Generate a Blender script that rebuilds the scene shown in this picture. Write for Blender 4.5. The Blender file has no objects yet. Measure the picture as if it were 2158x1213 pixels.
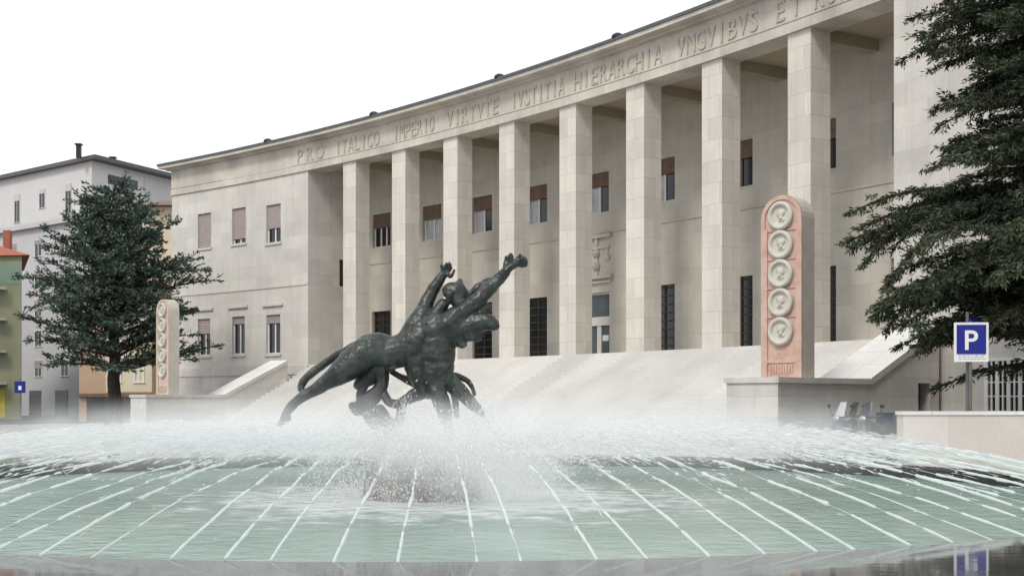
import bpy, bmesh, math, random
from math import sin, cos, pi, radians, hypot, atan2, exp
from mathutils import Vector, Matrix, noise
random.seed(7)
scene = bpy.context.scene
COL = scene.collection

# ------------------------------------------------------------------ camera
HOR = 842.0; F = 2700.0
cam_d = bpy.data.cameras.new('camera'); cam = bpy.data.objects.new('camera', cam_d); COL.objects.link(cam)
cam.location = (0, 0, 1.7); cam.rotation_euler = (radians(90), 0, 0)
cam_d.sensor_width = 36; cam_d.lens = 36*F/2158; cam_d.shift_y = (HOR-606.5)/2158
cam_d.clip_start = 0.1; cam_d.clip_end = 3000
scene.camera = cam

# ------------------------------------------------------------------ overcast sky, soft sun, exposure
SUN_EL, SUN_AZ = radians(48), radians(-150)      # azimuth measured from +Y towards +X: behind the camera, a little left
w = bpy.data.worlds.new('World'); scene.world = w; w.use_nodes = True
nt = w.node_tree; nt.nodes.clear()
out = nt.nodes.new('ShaderNodeOutputWorld'); bg = nt.nodes.new('ShaderNodeBackground')
sky = nt.nodes.new('ShaderNodeTexSky'); sky.sky_type = 'NISHITA'; sky.sun_disc = False
sky.sun_elevation = SUN_EL; sky.sun_rotation = SUN_AZ
mix = nt.nodes.new('ShaderNodeMixRGB'); mix.inputs[0].default_value = 0.9
mix.inputs[2].default_value = (9.4, 9.7, 10.1, 1)          # even cloud cover over the clear sky
nt.links.new(sky.outputs[0], mix.inputs[1]); nt.links.new(mix.outputs[0], bg.inputs[0]); nt.links.new(bg.outputs[0], out.inputs[0])
bg.inputs[1].default_value = 0.1
sl = bpy.data.lights.new('sun', 'SUN'); so = bpy.data.objects.new('sun', sl); COL.objects.link(so)
sl.energy = 1.5; sl.angle = radians(14); sl.color = (1.0, 0.95, 0.87)
sd = Vector((sin(SUN_AZ)*cos(SUN_EL), cos(SUN_AZ)*cos(SUN_EL), sin(SUN_EL)))
so.rotation_euler = (-sd).to_track_quat('-Z', 'Y').to_euler()
scene.view_settings.view_transform = 'Standard'; scene.view_settings.look = 'None'
scene.view_settings.exposure = 0.36; scene.view_settings.gamma = 1
scene.cycles.max_bounces = 8; scene.cycles.transparent_max_bounces = 24; scene.cycles.volume_bounces = 3
scene.cycles.volume_step_rate = 1.0; scene.cycles.volume_max_steps = 128
scene.cycles.use_denoising = True

# ------------------------------------------------------------------ helpers
def at(px, py, Y):                                  # a point of the survey: picture position + distance
    return Vector(((px-1079)/F*Y, Y, 1.7+(HOR-py)/F*Y))
W = {}
def tag(o, label=None, cat=None, group=None, kind=None):
    if label: o['label'] = label
    if cat: o['category'] = cat
    if group: o['group'] = group
    if kind: o['kind'] = kind
    return o
def thing(name, label, cat, loc=(0, 0, 0), rz=0, group=None):
    o = bpy.data.objects.new(name, None); COL.objects.link(o)
    o.empty_display_size = 0.3
    o.location = loc; o.rotation_euler = (0, 0, rz)
    W[o] = Matrix.Translation(loc) @ Matrix.Rotation(rz, 4, 'Z')
    return tag(o, label, cat, group)
class MB:
    def __init__(s): s.v = []; s.f = []; s.uv = []; s.smooth = False
    def poly(s, pts, uvs=None):
        i = len(s.v); s.v += [tuple(p) for p in pts]; s.f.append(tuple(range(i, i+len(pts))))
        s.uv += list(uvs) if uvs else [(0, 0)]*len(pts)
    def box(s, x0, x1, y0, y1, z0, z1, M=None, ds=None, sides='fblrtd'):
        """box in (a,n,z) pushed through map M; f front(n0) b back l r ends t top d bottom"""
        g = M or (lambda a, n, z: (a, n, z))
        k = max(1, int(math.ceil((x1-x0)/ds))) if ds else 1
        for i in range(k):
            a = x0+(x1-x0)*i/k; b = x0+(x1-x0)*(i+1)/k
            if 'f' in sides: s.poly([g(a, y0, z0), g(b, y0, z0), g(b, y0, z1), g(a, y0, z1)], [(a, z0), (b, z0), (b, z1), (a, z1)])
            if 'b' in sides: s.poly([g(b, y1, z0), g(a, y1, z0), g(a, y1, z1), g(b, y1, z1)], [(b, z0), (a, z0), (a, z1), (b, z1)])
            if 't' in sides: s.poly([g(a, y0, z1), g(b, y0, z1), g(b, y1, z1), g(a, y1, z1)], [(a, y0), (b, y0), (b, y1), (a, y1)])
            if 'd' in sides: s.poly([g(a, y1, z0), g(b, y1, z0), g(b, y0, z0), g(a, y0, z0)], [(a, y1), (b, y1), (b, y0), (a, y0)])
        if 'l' in sides: s.poly([g(x0, y1, z0), g(x0, y0, z0), g(x0, y0, z1), g(x0, y1, z1)], [(y1, z0), (y0, z0), (y0, z1), (y1, z1)])
        if 'r' in sides: s.poly([g(x1, y0, z0), g(x1, y1, z0), g(x1, y1, z1), g(x1, y0, z1)], [(y0, z0), (y1, z0), (y1, z1), (y0, z1)])
    def tube(s, pts, rads, n=8, cap=True):
        pts = [Vector(p) for p in pts]; rings = []
        for i, p in enumerate(pts):
            d = (pts[min(i+1, len(pts)-1)]-pts[max(i-1, 0)])
            d = d.normalized() if d.length > 1e-6 else Vector((0, 0, 1))
            u = d.orthogonal().normalized() if i == 0 else (u-d*u.dot(d)).normalized()
            v = d.cross(u); r = rads[i] if hasattr(rads, '__len__') else rads
            base = len(s.v)
            s.v += [tuple(p+u*cos(2*pi*k/n)*r+v*sin(2*pi*k/n)*r) for k in range(n)]; rings.append(base)
        for a, b in zip(rings, rings[1:]):
            for k in range(n):
                s.f.append((a+k, a+(k+1) % n, b+(k+1) % n, b+k)); s.uv += [(0, 0)]*4
        if cap:
            s.f.append(tuple(rings[0]+k for k in reversed(range(n)))); s.uv += [(0, 0)]*n
            s.f.append(tuple(rings[-1]+k for k in range(n))); s.uv += [(0, 0)]*n
    def sphere(s, c, r, n=10, m=6, sc=(1, 1, 1)):
        c = Vector(c); base = len(s.v)
        s.v.append((c.x, c.y, c.z+r*sc[2]))
        for i in range(1, m):
            t = pi*i/m
            s.v += [(c.x+r*sc[0]*sin(t)*cos(2*pi*k/n), c.y+r*sc[1]*sin(t)*sin(2*pi*k/n), c.z+r*sc[2]*cos(t)) for k in range(n)]
        s.v.append((c.x, c.y, c.z-r*sc[2])); last = len(s.v)-1
        for k in range(n):
            s.f.append((base, base+1+k, base+1+(k+1) % n)); s.uv += [(0, 0)]*3
            q = base+1+(m-2)*n
            s.f.append((last, q+(k+1) % n, q+k)); s.uv += [(0, 0)]*3
        for i in range(m-2):
            a = base+1+i*n; b = a+n
            for k in range(n):
                s.f.append((a+k, b+k, b+(k+1) % n, a+(k+1) % n)); s.uv += [(0, 0)]*4
    def mesh(s, name, mat, smooth=False):
        me = bpy.data.meshes.new(name); me.from_pydata(s.v, [], s.f)
        ul = me.uv_layers.new(name='UVMap'); ul.data.foreach_set('uv', [c for q in s.uv for c in q])
        if mat: me.materials.append(mat)
        if smooth: me.polygons.foreach_set('use_smooth', [True]*len(me.polygons))
        me.update(); return me
    def build(s, name, mat, parent=None, smooth=False, local=False, bevel=0, label=None):
        o = bpy.data.objects.new(name, s.mesh(name, mat, smooth)); COL.objects.link(o)
        if parent is not None:
            o.parent = parent
            if not local: o.matrix_parent_inverse = W[parent].inverted()
            W[o] = Matrix.Identity(4) if not local else W[parent]
        else: W[o] = Matrix.Identity(4)
        if bevel:
            m = o.modifiers.new('bevel', 'BEVEL'); m.width = bevel; m.segments = 2; m.limit_method = 'ANGLE'
        if label: o['label'] = label
        return o
def weld(o):
    m = o.modifiers.new('weld', 'WELD'); m.merge_threshold = 0.0005; return o
def copy_tree(o, parent=None):
    c = o.copy(); COL.objects.link(c)
    if parent is not None: c.parent = parent
    for ch in list(o.children): copy_tree(ch, c)
    return c

# ------------------------------------------------------------------ materials
def new_mat(name):
    m = bpy.data.materials.new(name); m.use_nodes = True
    n = m.node_tree.nodes; return m, n, m.node_tree.links, n['Principled BSDF']
def N(n, t, **kw):
    o = n.new('ShaderNode'+t)
    for k, v in kw.items():
        if k in o.inputs: o.inputs[k].default_value = v
        else: setattr(o, k, v)
    return o
def ramp(n, stops):
    r = n.new('ShaderNodeValToRGB'); e = r.color_ramp.elements
    while len(e) < len(stops): e.new(0.5)
    for q, (p, c) in zip(e, stops): q.position = p; q.color = tuple(c)+(1,) if len(c) == 3 else c
    return r
def plain(name, col, rough=0.8, var=0.12, scale=3.0, metal=0.0, bump=0.0, spec=0.3):
    m, n, l, b = new_mat(name)
    tc = N(n, 'TexCoord'); nz = N(n, 'TexNoise', Scale=scale, Detail=6.0, Roughness=0.6); l.new(tc.outputs['Object'], nz.inputs['Vector'])
    r = ramp(n, [(0.25, [c*(1-var) for c in col]), (0.75, [min(1, c*(1+var)) for c in col])])
    l.new(nz.outputs['Fac'], r.inputs[0]); l.new(r.outputs[0], b.inputs['Base Color'])
    b.inputs['Roughness'].default_value = rough; b.inputs['Metallic'].default_value = metal; b.inputs['Specular IOR Level'].default_value = spec
    if bump:
        bp = N(n, 'Bump', Strength=bump, Distance=0.02); l.new(nz.outputs['Fac'], bp.inputs['Height']); l.new(bp.outputs[0], b.inputs['Normal'])
    return m
def stone(name, col, bw=1.5, bh=0.75, joint=0.72, var=0.10, mortar=0.008, stain=0.25, streak=True):
    """cut stone slabs with thin joints (UV in metres), tone changing from slab to slab, rain streaks"""
    m, n, l, b = new_mat(name)
    tc = N(n, 'TexCoord')
    br = N(n, 'TexBrick'); br.inputs['Scale'].default_value = 1.0; br.inputs['Mortar Size'].default_value = mortar
    br.inputs['Mortar Smooth'].default_value = 0.3; br.inputs['Bias'].default_value = 0.0
    br.inputs['Brick Width'].default_value = bw; br.inputs['Row Height'].default_value = bh
    br.offset = 0.5
    br.inputs['Color1'].default_value = tuple(c*(1-var) for c in col)+(1,)
    br.inputs['Color2'].default_value = tuple(min(1, c*(1+var)) for c in col)+(1,)
    br.inputs['Mortar'].default_value = tuple(c*joint for c in col)+(1,)
    l.new(tc.outputs['UV'], br.inputs['Vector'])
    nz = N(n, 'TexNoise', Scale=0.45, Detail=8.0, Roughness=0.62); l.new(tc.outputs['Object'], nz.inputs['Vector'])
    r1 = ramp(n, [(0.3, [1-stain, 1-stain, 1-stain*0.9]), (0.62, (1, 1, 1))]); l.new(nz.outputs['Fac'], r1.inputs[0])
    mx = N(n, 'MixRGB', blend_type='MULTIPLY'); mx.inputs[0].default_value = 1.0
    l.new(br.outputs['Color'], mx.inputs[1]); l.new(r1.outputs[0], mx.inputs[2]); last = mx
    if streak:
        mp = N(n, 'Mapping'); mp.inputs['Scale'].default_value = (2.2, 0.09, 1); l.new(tc.outputs['UV'], mp.inputs['Vector'])
        n2 = N(n, 'TexNoise', Scale=1.0, Detail=7.0, Roughness=0.65); l.new(mp.outputs[0], n2.inputs['Vector'])
        r2 = ramp(n, [(0.34, (0.80, 0.79, 0.75)), (0.56, (1, 1, 1))]); l.new(n2.outputs['Fac'], r2.inputs[0])
        m2 = N(n, 'MixRGB', blend_type='MULTIPLY'); m2.inputs[0].default_value = 0.35
        l.new(last.outputs[0], m2.inputs[1]); l.new(r2.outputs[0], m2.inputs[2]); last = m2
    n3 = N(n, 'TexNoise', Scale=14.0, Detail=5.0, Roughness=0.7); l.new(tc.outputs['Object'], n3.inputs['Vector'])
    r3 = ramp(n, [(0.3, (0.9, 0.9, 0.9)), (0.7, (1.05, 1.05, 1.05))]); l.new(n3.outputs['Fac'], r3.inputs[0])
    m3 = N(n, 'MixRGB', blend_type='MULTIPLY'); m3.inputs[0].default_value = 1.0
    l.new(last.outputs[0], m3.inputs[1]); l.new(r3.outputs[0], m3.inputs[2])
    l.new(m3.outputs[0], b.inputs['Base Color'])
    b.inputs['Roughness'].default_value = 0.75; b.inputs['Specular IOR Level'].default_value = 0.25
    bp = N(n, 'Bump', Strength=0.25, Distance=0.02); l.new(n3.outputs['Fac'], bp.inputs['Height']); l.new(bp.outputs[0], b.inputs['Normal'])
    return m
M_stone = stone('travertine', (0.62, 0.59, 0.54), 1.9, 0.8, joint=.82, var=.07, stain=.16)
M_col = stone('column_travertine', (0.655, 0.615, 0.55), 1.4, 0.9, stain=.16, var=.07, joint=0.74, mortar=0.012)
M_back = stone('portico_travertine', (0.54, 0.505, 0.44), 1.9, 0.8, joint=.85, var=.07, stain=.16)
M_frieze = stone('frieze_stone', (0.60, 0.56, 0.485), 2.6, 3.0, stain=0.32)
M_letter = plain('letter_stone', (0.44, 0.40, 0.335), 0.85, 0.15, 2.0)
M_wall = stone('wall_stone', (0.63, 0.60, 0.555), 1.6, 0.6, stain=0.22)
M_cap = stone('coping_stone', (0.80, 0.785, 0.755), 1.9, 1.25, joint=0.7, mortar=0.012, stain=0.15, streak=False)
M_step = stone('step_stone', (0.64, 0.62, 0.58), 2.4, 4.0, stain=0.14, joint=0.9, streak=False)
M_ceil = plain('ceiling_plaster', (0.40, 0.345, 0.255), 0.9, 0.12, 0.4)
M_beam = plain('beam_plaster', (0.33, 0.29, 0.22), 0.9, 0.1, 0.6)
M_gutter = plain('zinc_roof_edge', (0.10, 0.105, 0.11), 0.5, 0.25, 2.0, metal=0.3)
M_dark = plain('dark_metal', (0.022, 0.022, 0.024), 0.5, 0.3, 4.0)
M_glass = plain('dark_window_glass', (0.012, 0.014, 0.016), 0.12, 0.5, 1.0, spec=0.5)
M_curtain = plain('curtained_glass', (0.42, 0.44, 0.46), 0.3, 0.25, 1.5, spec=0.5)
M_shut_brown = plain('brown_roller_shutter', (0.165, 0.105, 0.075), 0.7, 0.3, 2.5)
M_shut_mauve = plain('mauve_roller_shutter', (0.34, 0.285, 0.27), 0.7, 0.12, 3.0)
M_white = plain('white_paint', (0.72, 0.72, 0.70), 0.55, 0.08, 4.0)
M_bronze = None
M_blue = plain('sign_blue', (0.012, 0.018, 0.22), 0.35, 0.1, 6.0)
M_pole = plain('galvanised_pole', (0.17, 0.17, 0.165), 0.45, 0.15, 8.0, metal=0.5)

def roller_bump(m, sc=18.0):
    n = m.node_tree.nodes; l = m.node_tree.links; b = n['Principled BSDF']
    tc = N(n, 'TexCoord'); wv = N(n, 'TexWave', Scale=sc, wave_type='BANDS', bands_direction='Z'); l.new(tc.outputs['Object'], wv.inputs['Vector'])
    bp = N(n, 'Bump', Strength=0.5, Distance=0.03); l.new(wv.outputs['Fac'], bp.inputs['Height']); l.new(bp.outputs[0], b.inputs['Normal'])
roller_bump(M_shut_brown, 3.0); roller_bump(M_shut_mauve, 3.0)

# ------------------------------------------------------------------ ground
def paving():
    m, n, l, b = new_mat('porphyry_paving')
    tc = N(n, 'TexCoord'); br = N(n, 'TexBrick'); br.inputs['Scale'].default_value = 1.0
    br.inputs['Brick Width'].default_value = 0.6; br.inputs['Row Height'].default_value = 0.4; br.inputs['Mortar Size'].default_value = 0.012
    br.inputs['Color1'].default_value = (0.27, 0.25, 0.235, 1); br.inputs['Color2'].default_value = (0.35, 0.325, 0.31, 1); br.inputs['Mortar'].default_value = (0.16, 0.15, 0.14, 1)
    l.new(tc.outputs['Object'], br.inputs['Vector'])
    nz = N(n, 'TexNoise', Scale=0.3, Detail=8.0); l.new(tc.outputs['Object'], nz.inputs['Vector'])
    r = ramp(n, [(0.3, (0.75, 0.75, 0.75)), (0.65, (1.05, 1.05, 1.05))]); l.new(nz.outputs['Fac'], r.inputs[0])
    mx = N(n, 'MixRGB', blend_type='MULTIPLY'); mx.inputs[0].default_value = 1; l.new(br.outputs[0], mx.inputs[1]); l.new(r.outputs[0], mx.inputs[2])
    l.new(mx.outputs[0], b.inputs['Base Color']); b.inputs['Roughness'].default_value = 0.6
    return m
g = MB(); g.box(-900, 900, -300, 1500, -0.2, 0, sides='t')
tag(g.build('ground', paving()), kind='structure')
r = MB(); r.poly([(-120, 86, .004), (-36, 86, .004), (-30, 96, .004), (-30, 150, .004), (-120, 112, .004)])
tag(r.build('road', plain('asphalt', (0.055, 0.055, 0.058), 0.9, 0.25, 1.5)), kind='structure')

# ------------------------------------------------------------------ courthouse: concave facade on an arc
R = 150.74; CX, CY = -118.25, -28.02; TH0 = atan2(79.32-CY, -12.63-CX)
def A(s, n, z):
    t = TH0-s/R; return (CX+(R+n)*cos(t), CY+(R+n)*sin(t), z)
def to_arc(x, y):
    return (TH0-atan2(y-CY, x-CX))*R, hypot(x-CX, y-CY)-R
ZF, ZL, ZT = 3.88, 15.92, 17.62                 # portico floor, lintel underside, frieze top
SL, SR, SE = -15.0, 43.1, 66.0                  # left corner, colonnade right end, right end of the building
DEP = 4.1
ch = thing('courthouse', 'long pale stone courthouse with concave colonnaded front, Latin inscription on its frieze', 'courthouse', A(20, 6, 0))

def wall_with_holes(mb, s0, s1, z0, z1, n, holes, reveal=0.3, M=A, ds=1.2):
    ss = sorted({s0, s1, *[h[0] for h in holes], *[h[1] for h in holes]}); zz = sorted({z0, z1, *[h[2] for h in holes], *[h[3] for h in holes]})
    for a, b in zip(ss, ss[1:]):
        for c, d in zip(zz, zz[1:]):
            ms, mz = (a+b)/2, (c+d)/2
            if any(h[0] < ms < h[1] and h[2] < mz < h[3] for h in holes): continue
            mb.box(a, b, n, n, c, d, M, ds, sides='f')
    for a, b, c, d in holes:
        k = reveal
        mb.poly([M(a, n, c), M(a, n+k, c), M(a, n+k, d), M(a, n, d)], [(0, c), (k, c), (k, d), (0, d)])
        mb.poly([M(b, n+k, c), M(b, n, c), M(b, n, d), M(b, n+k, d)], [(0, c), (k, c), (k, d), (0, d)])
        mb.poly([M(a, n, d), M(a, n+k, d), M(b, n+k, d), M(b, n, d)], [(a, 0), (a, k), (b, k), (b, 0)])
        mb.poly([M(a, n+k, c), M(a, n, c), M(b, n, c), M(b, n+k, c)], [(a, 0), (a, k), (b, k), (b, 0)])

def window(hole, n, frame_mat, leaves, shutter, shut_mat, bars=0, name='window', label=None, parent=ch):
    """casement in a hole at depth n; leaves: list of pane materials; shutter: share of the height covered"""
    a, b, c, d = hole; f = 0.07; mb = MB()
    mb.box(a, a+f, n, n+.08, c, d, A); mb.box(b-f, b, n, n+.08, c, d, A)
    mb.box(a+f, b-f, n, n+.08, c, c+f, A); mb.box(a+f, b-f, n, n+.08, d-f, d, A)
    k = len(leaves); wd = (b-a-2*f)/k
    for i in range(1, k): mb.box(a+f+wd*i-.05, a+f+wd*i+.05, n-.005, n+.075, c+f, d-f, A)
    for i in range(bars):
        z = c+(d-c)*(i+1)/(bars+1); mb.box(a+f, b-f, n+.01, n+.07, z-.03, z+.03, A)
    w = mb.build(name, frame_mat, parent, label=label)
    for i, m in enumerate(leaves):
        p = MB(); p.box(a+f+wd*i, a+f+wd*(i+1), n+.05, n+.06, c+f, d-f, A, sides='f'); p.build('pane', m, w)
    if shutter:
        p = MB(); p.box(a+.01, b-.01, n-.06, n-.02, d-(d-c)*shutter, d-.01, A); p.build('shutter', shut_mat, w)
    return w

# --- left wing
wing_up = [(-12.1, -10.6, 12.0, 14.35), (-8.3, -6.8, 12.0, 14.35), (-4.6, -3.05, 11.75, 14.2)]
wing_low = [(-12.1, -10.7, 4.7, 7.2), (-8.3, -6.9, 4.7, 7.2), (-4.6, -3.1, 4.65, 7.15)]
mb = MB(); wall_with_holes(mb, SL, -.2, 0, ZL, 0, wing_up+wing_low)
mb.box(SL, SL, 0, 18, 0, ZT, A, sides='l')
hole = [(2.45, 3.35, 8.9, 10.6)]                      # small window in the wing's return wall
def AR(a, n, z): return A(-.2-n, a, z)
wall_with_holes(mb, 0, DEP, ZF, ZL, 0, hole, .25, AR); mb.box(1.2, DEP, 0, 0, ZL, ZL+.2, AR, sides='f')
lw = mb.build('wing_wall', M_stone, ch)
def trim(name, *bx):
    m = MB(); m.box(*bx, A, 1.2); m.build(name, M_stone, ch)
for a, b, c, d in wing_low: trim('window_hood', a-.35, b+.35, -.14, 0, d+.55, d+.72); trim('window_sill', a-.12, b+.12, -.09, 0, c-.16, c)
for a, b, c, d in wing_up: trim('window_sill', a-.1, b+.1, -.08, 0, c-.14, c)
trim('string_course', SL-.02, -.25, -.05, 0, 8.86, 9.02); trim('plinth', SL-.03, -.12, -.1, 0, 0, 3.3); trim('plinth_moulding', SL-.03, -.12, -.16, 0, 3.3, 3.88)
for i, h in enumerate(wing_up): window(h, .18, M_white, [M_glass, M_glass], (1.0, .86, .62)[i], M_shut_mauve)
for i, h in enumerate(wing_low): window(h, .18, M_white, [M_glass, M_glass], (.4, .2, .22)[i], M_shut_mauve)
def window_return():
    mb = MB(); mb.box(2.45, 3.35, .12, .2, 8.9, 10.6, AR, sides='f'); p = MB()
    fr = MB(); fr.box(2.45, 2.53, .08, .16, 8.9, 10.6, AR); fr.box(3.27, 3.35, .08, .16, 8.9, 10.6, AR); fr.box(2.86, 2.94, .08, .16, 8.9, 10.6, AR)
    fr.box(2.53, 2.86, .08, .16, 10.52, 10.6, AR); fr.box(2.94, 3.27, .08, .16, 10.52, 10.6, AR)
    w = fr.build('window', M_dark, ch); mb.build('pane', M_glass, w)
window_return()

# --- right wing
gr_holes = []
s0 = 45.6
for i in range(5): gr_holes.append((47.2+i*5.2, 50.4+i*5.2, 1.35, 2.95))
rw_up = [(47.6+i*5.0, 49.0+i*5.0, 11.6, 14.0) for i in range(4)]
rw_low = [(47.6+i*5.0, 49.0+i*5.0, 5.2, 7.8) for i in range(4)]
mb = MB(); wall_with_holes(mb, SR, SE, 0, ZL, 0, gr_holes+rw_up+rw_low)
mb.box(SR, SR, 0, DEP, ZF, ZL, A, sides='l'); mb.box(SR, SR, 1.2, DEP, ZL, ZL+.2, A, sides='l'); mb.box(SE, SE, 0, 18, 0, ZT, A, sides='r')
mb.build('wing_wall', M_stone, ch)
for h in rw_up+rw_low: window(h, .18, M_white, [M_glass, M_curtain], .35, M_shut_mauve)
for a, b, c, d in gr_holes:
    fr = MB(); t = .07
    fr.box(a, b, -.06, .0, c-.09, c, A); fr.box(a, b, -.06, .0, d, d+.09, A)
    for j in range(15):
        x = a+(b-a)*j/14; wd = .075 if j % 2 == 0 else .03
        fr.box(x-wd, x+wd, -.05, -.01, c, d, A)
    for z in (c+.45, c+.9, c+1.3): fr.box(a+.08, b-.08, -.035, -.02, z, z+.035, A)
    gw = fr.build('window_grille', M_white, ch, label='white barred basement grille')
    p = MB(); p.box(a, b, .24, .25, c, d, A, sides='f'); p.build('pane', M_glass, gw)

# --- portico back wall with doors and upper windows (bay by bay, left to right)
win_edges = [2.81, 7.59, 12.11, 16.73, 21.55, 26.29, 31.36, 36.21, 40.9]     # right jamb of each bay's opening
zup = [(11.3, 13.4)]*9
holes = []; ups = []; downs = []
for i, e in enumerate(win_edges):
    h = (e-1.75, e, 11.35, 13.45); ups.append(h); holes.append(h)
    if i == 4: dh = (e-1.85, e+.05, ZF+.02, 7.25)
    else: dh = (e-1.8, e, ZF+.02, 7.3)
    downs.append(dh); holes.append(dh)
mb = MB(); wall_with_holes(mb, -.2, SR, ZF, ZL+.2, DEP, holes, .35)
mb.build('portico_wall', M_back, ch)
mb = MB()
mb.box(-.19, SR-.01, DEP-.05, DEP, 10.3, 10.42, A, 1.2)
mb.build('string_course', M_back, ch)
for i, h in enumerate(ups):
    lv = [[M_glass, M_glass, M_glass], [M_curtain, M_curtain], [M_curtain, M_glass], [M_curtain, M_glass], [M_curtain, M_glass], [M_curtain, M_glass], [M_glass, M_glass], [M_glass, M_glass], [M_curtain, M_glass]][i]
    window(h, DEP+.2, (M_shut_brown if i in (6, 7) else M_white), lv, (.42, .4, .38, .36, .34, .36, .38, .38, .3)[i], M_shut_brown)
M_door = plain('bronze_door', (0.045, 0.038, 0.03), 0.45, 0.35, 1.5, metal=0.2)
M_doorg = plain('grey_green_door_glass', (0.075, 0.09, 0.095), 0.2, 0.3, 1.2)
for i, h in enumerate(downs):
    a, b, c, d = h; mb = MB(); n = DEP+.2
    if i == 4:
        mb.box(a, b, n-.1, n+.1, 5.55, 6.0, A); mb.box((a+b)/2-.16, (a+b)/2+.16, n-.04, n+.06, c, 5.55, A)
        for x in (a, b-.1): mb.box(x, x+.1, n, n+.08, c, 5.55, A); mb.box(x, x+.1, n, n+.08, 6.0, d, A)
        mb.box(a+.1, b-.1, n, n+.08, d-.1, d, A)
        dr = mb.build('door', M_step, ch, label='pale stone framed central entrance with a glazed fanlight over it')
        for q, (z0, z1) in enumerate(((c, 5.55), (6.0, d-.1))):
            if q == 0:
                for x0, x1 in ((a+.1, (a+b)/2-.16), ((a+b)/2+.16, b-.1)):
                    p = MB(); p.box(x0, x1, n+.03, n+.07, z0, z1, A, sides='f'); p.build('door_leaf', M_doorg, dr)
                p = MB(); p.box(b-.75, b-.3, n+.015, n+.022, 4.75, 5.05, A); p.build('notice', M_white, dr)
            else:
                p = MB(); p.box(a+.1, b-.1, n+.05, n+.07, z0, z1, A, sides='f'); p.build('pane', M_doorg, dr)
    else:
        for x in (a, (a+b)/2-.05, b-.1): mb.box(x, x+.1, n, n+.08, c, d, A)
        for k in range(9): mb.box(a+.1, (a+b)/2-.05, n+.01, n+.06, c+(d-c)*k/8.4, c+(d-c)*k/8.4+.07, A); mb.box((a+b)/2+.05, b-.1, n+.01, n+.06, c+(d-c)*k/8.4, c+(d-c)*k/8.4+.07, A)
        dr = mb.build('door', M_door, ch)
        p = MB(); p.box(a+.1, b-.1, n+.05, n+.07, c, d, A, sides='f'); p.build('pane', M_glass, dr)
# relief over the central door
mb = MB(); a, b = downs[4][0]-.15, downs[4][1]+.2; n = DEP
mb.box(a, b, n-.16, n, 10.05, 10.25, A); mb.box(a-.1, b+.1, n-.2, n, 7.95, 8.12, A); mb.box(a, b, n-.13, n, 7.72, 7.82, A)
mid = (a+b)/2
mb.box(mid-.12, mid+.12, n-.1, n, 8.12, 10.05, A); mb.box(a+.15, mid-.12, n-.08, n, 9.5, 9.65, A); mb.box(mid+.12, b-.15, n-.08, n, 9.5, 9.65, A)
for x in (a+.3, b-.3): mb.box(x-.16, x+.16, n-.1, n, 8.9, 9.1, A); mb.box(x-.03, x+.03, n-.06, n, 9.1, 9.5, A)
mb.sphere(A(mid, n-.03, 9.25), .24); mb.sphere(A(mid, n-.02, 8.6), .26)
mb.build('relief_panel', M_back, ch)

# --- columns
COLS = [3.3, 8.06, 12.8, 17.64, 22.5, 27.43, 32.5, 37.6]
for s in COLS:
    mb = MB(); mb.box(s, s+1.25, .05, 1.07, ZF, ZL, A, sides='fblr'); mb.build('column', M_col, ch, bevel=.02)
# --- lintel, frieze, cornice, ceiling, beams, roof
mb = MB()
mb.box(SL-.01, SE, -.10, 1.2, ZL, ZL+.36, A, 1.0); mb.box(SL, SE, -.03, 1.2, ZL+.36, ZL+.45, A, 1.0, sides='flr')
mb.box(SL-.01, SE, -.06, 1.2, ZL+.45, ZT, A, 1.0, sides='flr')
mb.build('entablature', M_frieze, ch)
mb = MB(); mb.box(SL-.25, SE, -.32, 2, ZT, ZT+.12, A, 1.0); mb.box(SL-.6, SE, -.75, 2, ZT+.12, ZT+.31, A, 1.0)
mb.build('cornice', M_frieze, ch)
mb = MB(); mb.box(SL-.65, SE, -.82, 2, ZT+.31, ZT+.45, A, 1.0)
mb.box(SL-.65, SE, -.82, 2, ZT+.45, ZT+.45, A, 1.0, sides='t')
k = 60
for i in range(k):                                        # low hipped roof behind the eaves
    a = SL-.6+(SE-SL+.6)*i/k; b = SL-.6+(SE-SL+.6)*(i+1)/k
    mb.poly([A(a, -.5, ZT+.46), A(b, -.5, ZT+.46), A(b, 12, ZT+2.1), A(a, 12, ZT+2.1)])
    mb.poly([A(a, 12, ZT+2.1), A(b, 12, ZT+2.1), A(b, 22, ZT+.46), A(a, 22, ZT+.46)])
mb.build('roof', M_gutter, ch)
for s in (-3.6, 7.2, 18.5, 27.6):
    mb = MB(); mb.sphere(A(s, -.6, ZT+.5), .26, 10, 6, (1.1, 1.1, .7)); mb.build('roof_vent', M_dark, ch)
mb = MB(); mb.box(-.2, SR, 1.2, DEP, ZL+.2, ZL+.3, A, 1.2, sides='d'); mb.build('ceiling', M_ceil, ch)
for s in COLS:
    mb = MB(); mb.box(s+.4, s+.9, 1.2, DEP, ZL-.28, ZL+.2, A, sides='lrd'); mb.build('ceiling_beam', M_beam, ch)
mb = MB(); mb.box(-.2, SR, 0, DEP+.4, ZF-.3, ZF, A, 1.2, sides='ft'); mb.build('portico_floor', M_step, ch)

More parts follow.
